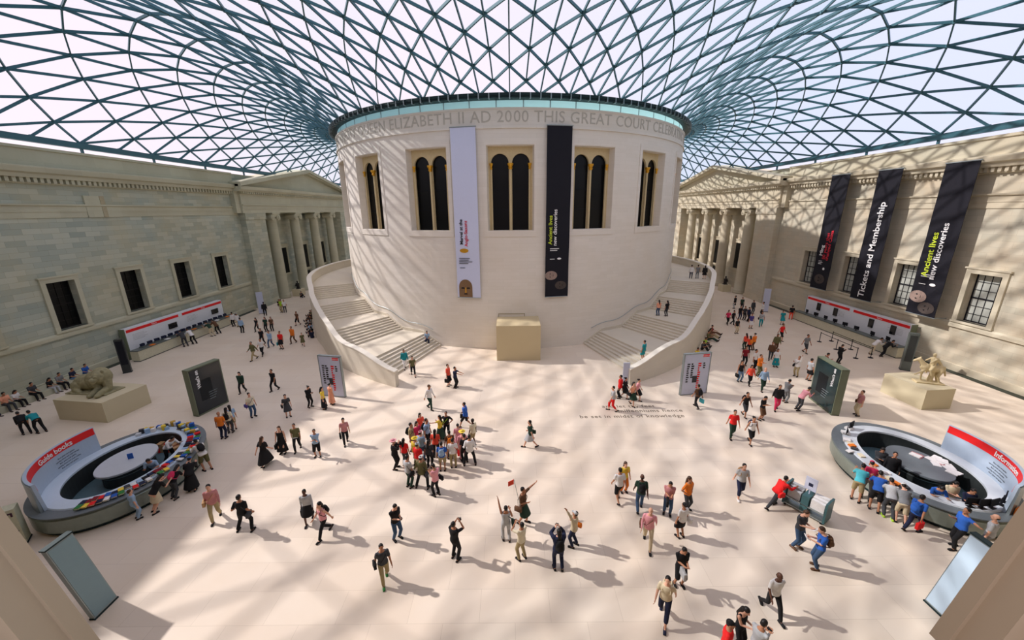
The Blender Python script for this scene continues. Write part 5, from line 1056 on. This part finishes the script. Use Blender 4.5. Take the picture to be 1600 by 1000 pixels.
crowd('''
1203,957 walk T 2b t:white p:black|guard in white shirt and black trousers at the bottom right
1060,914 phone T 1s t:black s:black hb:lgrey|man in black t-shirt and shorts carrying grey jacket
1036,966 walk -120 0s t:beige c:navy bp:beige f:navy|person in beige top striding left at bottom edge
1150,1010 phone -60 0l v:black p:black f:white|woman in black leaning over phone at bottom edge
1176,1040 phone 20 1s l:lgrey p:dgrey cam|person in pale grey shirt cut by bottom edge
1128,1040 stand -30 1c:black t:red p:black|person in red shirt and dark cap at bottom edge
602,908 walk2 -60 1s t:dgrey p:khaki sb:black f:green|man in grey shirt, khaki trousers and green shoes
712,873 photo 60 1s t:black p:black cam f:black|man in black top photographing, back turned, bottom centre
621,842 phone -40 0s t:black p:jeans cam|man in black t-shirt and jeans checking a camera
872,889 photo 95 0l j:navy p:navy cam bp:black x1.06|woman with long black hair and navy jacket taking a picture
896,853 raise 150 1c:lgrey l:beige p:navy sb:orange|man in beige shirt with orange bag and raised arm
815,873 photo 130 1s t:cream p:khaki cam|man in cream shirt and khaki trousers photographing
791,843 raise 100 1s v:lgrey p:lgrey sb:dgreen|person in grey vest raising one arm, dark green bag
817,817 point -30 1s t:brown k:dgreen sb:brown|tour guide in dark patterned dress pointing right
509,836 walk -120 0l v:pink p:black bp:black|woman in pink top and black trousers with black backpack
484,815 walk2 -70 2s l:lgrey k:black hb:black|person in grey shirt and black skirt beside woman in pink
385,829 wide 95 1s t:black p:black sb:dgrey|man in black seen from behind, arms out, left foreground
339,811 walk2 -60 0s l:stripe p:khaki sb:tan|person in checked shirt and khaki trousers with tan bag
416,726 walk 80 0lb t:black m:black|woman with brown hair in long black dress walking away
443,708 stand -80 0lb v:black m:black hb:black|woman in long sleeveless black dress holding black bag
466,703 walk2 -70 1s t:olive p:black pap:white|person in olive top and black trousers reading paper
497,713 fold -70 1s t:lblue s:black|man in checked pale shirt and black shorts
541,693 walk2 -60 0l t:stripe p:black hb:black|woman in striped red top with big black handbag
451,651 stand -50 0l t:dgrey k:dgrey sb:black|woman in dark patterned dress with black bag
485,636 phone -20 0n j:black p:black cam|woman in black jacket standing side on, holding phone
507,639 stand 20 0l t:yellow m:black|woman in yellow top and long black skirt
519,632 stand 60 0n t:peach m:peach|woman in long peach dress before white map board
430,610 walk2 -100 1s t:black p:black|man all in black walking alone near left crowd
380,613 walk2 -80 0l j:dgreen p:black|woman in grey-green jacket beside the thick black board
396,651 stand -30 0n t:cream p:jeans sb:purple|woman in cream top and jeans with purple bag
350,685 stand 100 1gg t:orange p:navy|grey haired man in orange shirt by the book counter
361,676 stand 110 0l t:cream p:dgrey bp:black|woman in cream top beside man in orange shirt
366,671 stand 140 0l t:lblue s:khaki|woman in light blue top, rightmost of trio by black board
379,520 stand 100 1s l:lblue p:black|man in light blue shirt and black trousers near ticket counter
366,510 stand 160 1s l:white p:black|man in white shirt standing at right end of left counter
373,511 stand 100 1c:white l:white p:beige|person in white cap and white shirt near ticket counter
303,537 lean 165 1s l:white p:black|man in white shirt leaning on the left ticket counter
290,541 lean 150 1s j:dgrey p:dgrey|person in dark grey coat leaning over left ticket counter
332,525 lean 170 1s t:dgreen p:beige|man in dark green shirt, beige trousers at ticket counter
341,521 lean 165 0s j:brown p:black|person in brown jacket at middle of left ticket counter
358,497 stand 0 2s j:black p:black|attendant in black beside end of left ticket panel
403,518 walk2 -100 0l t:black p:black|woman in black, leftmost at back of left crowd
411,538 walk2 -80 1s t:black p:black bp:black|large man in black shirt in the left crowd
411,555 walk -80 1s t:white p:black|person in white t-shirt and black trousers, left crowd front
398,562 walk -110 1sg j:olive p:khaki|man in olive jacket and khaki trousers striding left
424,542 walk2 -90 1s l:lblue p:jeans|person in light blue shirt and jeans, left crowd
417,518 stand -90 0l t:dgreen p:black|woman in dark green patterned top at back of crowd
426,517 stand -80 0l t:brown p:black|woman in brown top at back right of left crowd
441,545 stand -95 1s t:red k:black hb:teal|person in red top and black skirt with teal bag
459,536 walk2 -95 1sb j:orange p:brown|person in bright orange jacket near left staircase
474,540 walk -60 0s t:olive k:olive|child in olive dress walking by left staircase x
466,508 walk2 -100 1s t:brown s:black|person in brown top walking beside seated row
441,488 stand -100 1s t:lime p:khaki|person in lime top before the left portico
446,488 stand -60 1s t:white p:dgrey|person in white top beside the one in lime
415,493 stand 120 1s j:black p:black|person in black beside the white pylon, left portico
619,732 photo 0 0h:pink j:black p:black cam|woman in pink hat and black, leftmost of tour group
634,727 stand 80 1l t:red p:dgrey|woman in red top behind patterned shirt man, tour group
640,761 stand 60 1s t:lgrey p:dgreen sb:black|man in grey patterned shirt with black bag, tour group
661,762 wide 85 1c:white l:olive p:black sb:dgrey x1.04|man in white cap and olive jacket, tour group front
682,774 phone 140 1s t:pink p:black sb:black|man in pale pink shirt standing at front of tour group
692,735 stand 95 1s t:blue s:khaki bp:lblue|person in blue shirt with light blue backpack, tour group
709,730 stand 100 1s t:white p:khaki sb:red|person in white shirt and khaki trousers, red bag
735,726 wide 100 1s l:white p:black|man in white shirt with wide stance, right of group
724,718 stand 110 0h:yellow t:pink p:pink|woman in yellow hat and pink clothes, tour group
717,702 stand 100 0n t:pink m:pink|woman in long pink dress with back turned, tour group
740,696 stand 140 2s t:cream s:khaki|man in cream shirt and khaki shorts, rightmost behind group
699,683 hips -95 1s t:black p:black sb:lime|tour leader in black with hand on hip and lime bag
689,687 point 160 0l t:yellow m:dgreen|woman in yellow scarf and dark green dress gesturing
669,698 stand -20 1s t:lblue p:black bp:black|man in light blue shirt, back row of tour group
659,684 stand -40 0l t:coral p:lgrey|long haired woman in coral top, rearmost of tour group
654,700 stand -30 0l t:magenta p:dgrey|woman in magenta top in second row of group
645,704 stand -10 1s t:khaki p:brown bp:black|man in khaki shirt at left rear of tour group
651,727 stand 60 0h:yellow l:yellow p:olive|person in yellow hat and yellow shirt, tour group
660,719 stand 70 0c:pink t:lblue p:jeans|person in pink cap and light blue top, tour group
672,730 stand 80 1l t:dgrey p:black sb:black|person in dark grey top in middle of tour group
682,714 stand 90 0l t:coral p:black|dark haired woman in coral top, centre of group
704,716 stand 110 1s t:brown p:dgrey bp:orange|person in brown top with orange backpack, tour group
655,738 stand 70 1c:lgrey t:red p:beige|person in red shirt and grey cap, tour group
727,722 stand 120 1s t:black p:black|dark haired person in black between pink and white shirts
633,576,0.33 walk2 -60 1s j:teal p:white|person in teal jacket on lowest steps of left stairs
646,587 walk -70 0l t:olive c:black|person in olive top stepping off left stairs
701,603 stand -20 0sb t:coral s:black hb:black|person in coral top and black shorts before left stairs
712,606 forward -15 1s t:navy p:black|man in navy shirt holding both arms out
672,639 walk2 -30 1c:brown l:white p:dgreen|man in white shirt and dark trousers above tour group
728,667 walk 170 1s j:blue s:black hb:black|man in bright blue jacket striding behind tour group
829,699 walk 160 0s t:dgreen k:lgrey sb:dgreen|woman in dark patterned dress walking alone, centre
957,642 walk2 170 0s t:lgrey c:red sb:beige|woman in grey top and red leggings on floor lettering
968,622 stand 160 1s j:red p:black|person in bright red jacket near right staircase foot
975,622 walk2 -20 0n j:black k:black|woman in black beside the bright red jacket
987,633 walk2 -60 0l v:peach k:dgreen sb:black|woman in peach top and short dark green skirt
995,625 walk2 -30 0n t:pink k:black|woman in pink top behind dark green skirt
1088,637 walk2 110 1s t:brown p:black bp:black hb:cyan|person in brown top with cyan bag by right map board
1005,563,0.9 stand 130 1s t:teal k:teal x1.0|person in teal dress climbing the right stairs
1028,493,2.31 stand 100 0l t:peach p:jeans|person in peach top on second landing of right stairs
1041,494,2.31 stand 110 0l t:black p:dgrey|person in black top on second landing of right stairs
1079,435,4.62 stand 60 1s l:white p:navy|man in white shirt on the top landing
1089,435,4.62 stand 80 1s t:grey p:grey|person in grey on the top landing
1100,436,4.62 stand 70 0l j:black k:black|person in long black coat on the top landing
974,768 stand -80 0lb t:yellow p:orange sb:orange|woman in yellow top behind man with black shorts
966,783 walk2 100 1s t:white s:black|man in white shirt and black shorts, right of centre
999,797 walk2 80 2b t:dgreen p:jeans bp:black x1.05|man in dark green shirt and jeans with black backpack
1042,803 phone -110 1s t:stripe p:jeans hb:black|person in patterned top and jeans next to coral group
1071,797 hips -60 1lb t:orange p:dgrey|woman in orange top with hand on hip
1063,839 stand 110 1n t:white k:black sb:white|woman in white top and full black skirt
1011,851 walk -110 0b l:pink p:beige sb:brown x1.05|bald man in pink shirt and beige trousers, brown bag
1154,776 walk2 -100 0s t:lgrey c:navy bp:tan f:white|person in grey top with tan backpack looking down
1209,791 push 15 1s j:red p:dgrey sb:red|attendant in red jacket pushing the leaflet trolley
1243,855 phone -70 0sb t:dgrey p:jeans pap:white f:brown x1.06|man in dark grey t-shirt and jeans reading map
1274,887 phone 160 0sb t:blue p:jeans bp:brown pap:white f:brown x1.06|man in blue t-shirt and jeans with brown backpack
1142,683 walk2 -100 1s t:red p:dgreen x1.03|man in bright red shirt, right of floor lettering
1162,650 walk2 -80 1s v:black s:dgrey bp:black|man in black vest and dark shorts, arms loose
1188,656 phone -60 1s t:black s:brown|man in black t-shirt looking down at hands
1171,692 walk2 -90 1n v:white s:black bp:navy|woman in white vest and black shorts with navy straps
1155,596 stand -90 1l v:black p:ljeans hb:black|woman in black top and pale jeans, right crowd
1170,601 walk2 -95 1l l:coral p:black|woman in coral top and black trousers, right crowd
1190,610 walk2 -100 0gg l:lblue p:dgreen x1.05|grey haired man in light blue shirt, right crowd
1184,587 fold -70 1sb j:orange p:olive|person in orange jacket with arms folded, right crowd
1177,577 stand -60 1s t:white p:black|man in white striped shirt behind orange jacket
1162,571 stand -100 1s t:drkred p:black|man in dark red top at rear of right crowd
1211,573 stand -100 1l t:white m:teal|woman in white top and long teal skirt
1203,562 walk2 -120 1s j:brown p:dgrey|person in brown jacket beside teal skirt woman
1212,640 walk2 -110 1s j:black p:magenta bp:black|person in black with bright pink trousers
1226,628 phone 10 1s j:grey p:grey cam|person in grey coat beside pink trousers, holding phone
1248,640 lean 10 1s l:pink p:dgrey|man in pale pink shirt leaning toward green board
1243,588 raise -150 1sb l:white p:khaki sb:black|man in white shirt and khaki trousers taking selfie
1262,594 stand 10 1s t:lgrey k:black|woman in grey top and black skirt behind green board
1339,649 stand 170 0sb t:stripe p:beige sb:brown|woman in patterned top with brown bag, right of board
1286,582 phone -20 1s l:drkred p:black|person in dark red shirt behind the dark green board
1309,567 phone 0 1s j:black p:black cam|person in black photographing near belt barriers
1257,551 walk2 -80 1s t:grey s:dgrey|man in grey t-shirt and shorts near belt barriers
1163,546 stand 100 0l t:coral p:dgreen|person in coral top, left one of coral trio
1169,551 stand 95 0l t:coral p:black bp:orange|person with orange backpack, front one of coral trio
1176,547 stand 110 0n t:orange p:brown|person in orange top, right one of coral trio
1219,532 walk2 -70 1s t:red s:black|man in bright red shirt and black shorts, far right crowd
1221,507 stand -100 0l t:teal k:teal|woman in teal dress near the right ticket counter
1235,499 stand 60 1s t:black p:coral|person in black top and coral trousers at counter end
1136,507 walk2 -90 0l t:magenta p:black|person in magenta top near the right staircase
1144,507 walk2 -60 1s t:black p:black|person in black beside the magenta top
1150,521 stand -80 1s t:black p:beige|person in black top and beige trousers, rear right
1172,513 stand -90 1s t:purple s:white|person in purple top and white shorts, rear right
1188,510 walk2 -120 1s t:lgrey p:teal sb:black|person in grey top and teal trousers with black bag
1155,499 stand -90 1s t:black p:navy|person in black and navy by right portico columns
1162,500 stand -90 1s t:dgrey p:black|person in dark grey by right portico columns
1168,502 stand -60 1s j:navy p:black|person in navy jacket by right portico columns
1147,482 stand 150 1s j:black p:lgrey hb:black|person in black jacket nearest right portico pedestal
1158,484 stand -90 1s t:dgreen p:black|person in dark green top behind the dark trio
1175,490 stand -80 1s j:dgrey p:dgrey|person in dark grey coat before right portico
1190,494 stand 160 1s l:white p:black|person in white shirt next to right white pylon
1211,549 walk2 -110 1l j:olive p:brown|person in olive coat behind brown jacket
1362,553 lean -10 1s l:white p:beige|man in white shirt leaning on right ticket counter
1379,557 lean -15 1s j:black p:black|person in black leaning on right ticket counter
216,810 stand 60 0sb t:lblue p:lblue x0.86|child in light blue clothes at the book counter
247,797 lean 75 0l t:black k:beige x1.0|woman in black top and beige skirt at book counter
276,776 lean 90 0l t:black p:dgrey bp:magenta|person with bright pink backpack at the book counter
302,764 lean 115 0c:blue j:black m:black|person in blue cap and long black coat, book counter
323,733 lean 150 1s l:white s:olive bp:black|man in white shirt and olive shorts, book counter
1336,779 lean 45 1s t:cyan s:khaki|person in cyan shirt and khaki shorts, information counter
1351,776 lean 50 0c:magenta t:magenta p:grey|person in magenta cap and top, information counter
1364,794 lean 50 1s t:blue s:black x1.05|man in blue shirt and black shorts, information counter
1385,806 lean 60 1s t:lgrey p:dgrey f:lime|person in pale grey shirt and lime shoes, information counter
1404,814 lean 60 0c:white t:grey s:beige|man in white cap and grey shirt, information counter
1423,830 walk2 15 1s t:blue p:navy bp:blue hb:red|man with blue backpack and red bag beside information counter
1490,856 point 170 1s t:blue p:black x1.08|man in blue polo and black trousers pointing left
1534,866 stand 120 0b t:lgrey p:grey x1.05|bald man in pale grey shirt at information counter
42,677 bend 150 1s j:black p:black|person in black bending beside the seated row, left
64,675 bend 160 1s t:teal p:black|man in teal shirt and black trousers bending, left
''')
# staff inside the oval counters (on the inner floor)
crowd('''
248,752,0.03 lean -60 1s t:lblue p:black|attendant in light blue shirt inside the book counter
268,722,0.03 lean -10 1s l:white p:black|attendant in white shirt inside the book counter
1385,757,0.03 stand -130 1s j:black p:black|dark haired attendant in black inside information counter
1367,745,0.03 phone -130 1l j:dgrey p:black|attendant in dark grey, leftmost inside information counter
1450,796,0.03 lean -120 1l t:blue p:black|attendant in blue top leaning inside information counter
1474,803,0.03 phone -110 0l t:beige p:black|attendant in beige patterned top inside information counter
1500,815,0.03 phone -110 1s t:navy p:black|attendant in navy t-shirt, rightmost inside information counter
''')
# people sitting on the floor against the staircases, on the steps and on the wall bench
SEAT = [(-27.9, 50.2,'sitfloor','black','navy','s'), (-27.95, 49.0,'situp','dgrey','black','l'), (-27.6, 47.6,'situp','lblue','navy','s'), (-27.5, 46.4,'sitfloor','lgrey','black','l'), (-27.1, 45.2,'situp','brown','black','s'),
 (-26.9, 44.0,'sitfloor','black','black','l'), (-26.5, 42.9,'situp','olive','dgrey','s'), (-26.0, 41.7,'sitfloor','dgrey','black','s'), (-25.2, 40.2,'situp','black','navy','l')]
def outer(s, th): r = interp(th, PT, PR)+.42; x, y, _ = dp(s*th, r, 0); return x, y
SL = [('situp','navy','black','s'),('sitfloor','black','navy','l'),('situp','lblue','navy','s'),('sitfloor','dgrey','black','s'),('situp','lgrey','black','l'),('sitfloor','brown','black','s'),('situp','black','black','n'),('sitfloor','olive','dgrey','s'),('situp','dgrey','navy','l'),('sitfloor','black','brown','s')]
for k, (pn, tc_, bc_, hk) in enumerate(SL):
    th = 50+k*2.9; x, y = outer(-1, th); PEOPLE.append(((x, y, 0, pn, 180+ (90-th)*.0 - (90-th) + 90 - 90, '1'+hk, ('l:' if k % 2 else 't:')+tc_, 'p:'+bc_), '%s in %s top sitting on floor against left staircase, %s' % ('person', {'dgrey':'dark grey','lgrey':'pale grey','lblue':'light blue'}.get(tc_, tc_), ['nearest the map board','second from the front','third from the front','fourth from the front','fifth from the front','sixth from the front','fourth from the back','third from the back','second from the back','furthest back'][k])))
for k, (th, pn, tc_, bc_, hk) in enumerate(((34, 'situp', 'yellow', 'lgrey', 's'), (38.5, 'situp', 'dgrey', 'black', 's'), (40.6, 'situp', 'lime', 'dgrey', 's'), (45.2, 'sitfloor', 'olive', 'dgreen', 's'), (47.6, 'sitfloor', 'brown', 'khaki', 'l'), (50.0, 'sitfloor', 'drkred', 'brown', 's'))):
    x, y = outer(1, th); PEOPLE.append(((x, y, 0, pn, 0+(90-th)*-1+0, '1'+hk, 't:'+tc_, 'p:'+bc_), 'person in %s top sitting on floor against right staircase' % {'dgrey': 'dark grey', 'drkred': 'dark red'}.get(tc_, tc_)))
for k, (x, y, tc_, bc_, hk, zz) in enumerate(((-35.55, 21.2,'black','dgrey','s',0), (-35.55, 22.0,'olive','black','s',0), (-35.5, 22.9,'brown','black','l',0), (-35.5, 23.5,'lgrey','navy','s',0), (-35.5, 24.5,'peach','dgrey','s',0), (-35.5, 25.1,'white','black','l',0), (-35.5, 26.1,'dgrey','black','s',0), (-35.5, 27.2,'black','lgrey','l',0), (-35.5, 27.9,'grey','black','s',0), (-35.5, 28.8,'navy','ljeans','s',0), (-35.5, 29.8,'blue','jeans','s',0))):
    PEOPLE.append(((x, y, -.02, 'sit', 0+((k*37) % 24-12), '1'+hk, 't:'+tc_, 'p:'+bc_), 'person in %s top seated on bench along left wall, %s' % ({'dgrey': 'dark grey', 'lgrey': 'pale grey'}.get(tc_, tc_), ['nearest the camera','second from near end','third from near end','fourth from near end','fifth from near end','middle of the row','fifth from far end','fourth from far end','third from far end','second from far end','at the far end'][k])))
PEOPLE.append(((-8.55, 36.95, .26, 'sit', -80, '1s', 't:lblue', 'p:navy'), 'person in light blue shirt sitting on left stairs by the drum'))
PEOPLE.append(((-34.2, 55.3, 0, 'situp', -30, '1s', 't:black', 'p:dgrey'), 'person in black crouching against left portico pier'))
PEOPLE.append(((-33.9, 61.0, 0, 'situp', -30, '1s', 't:dgrey', 'p:black'), 'person in dark grey sitting before left portico pedestal'))
for sp_, lb in PEOPLE:
    if lb.endswith(' x'): lb = lb[:-2]; sp_ += ' x0.8'
    if isinstance(sp_, tuple):
        x, y, z, pn, h, look, top, bot = sp_; v = Vector((x, y, z-CAM_H)); c_, s_ = cos(PITCH), sin(PITCH); f_ = v.y*c_-v.z*s_; d_ = -v.y*s_-v.z*c_
        u, w = v.x/f_, d_/f_; u, w = u*cos(ROLL)+w*sin(ROLL), w*cos(ROLL)-u*sin(ROLL); sp_ = '%f,%f,%f %s %f %s %s %s' % (800+F_PX*u, 500+F_PX*w, z, pn, h, look, top, bot)
    person(sp_, lb)
# guide's flag on a stick
g = floor_pt(817, 817); q = MB(); q.tube([(g.x-.12, g.y-.28, 1.15), (g.x-.38, g.y-.1, 2.35)], .012, 6); q.mi = 1
q.hexa([(g.x-.38, g.y-.11, 2.1), (g.x-.62, g.y-.11, 1.98), (g.x-.62, g.y-.09, 1.98), (g.x-.38, g.y-.09, 2.1), (g.x-.38, g.y-.11, 2.33), (g.x-.62, g.y-.11, 2.2), (g.x-.62, g.y-.09, 2.2), (g.x-.38, g.y-.09, 2.33)])
tag(q.build('guide_flag', [M_steel, cm('coral')]), 'small coral flag on stick held up by the tour guide', 'flag')
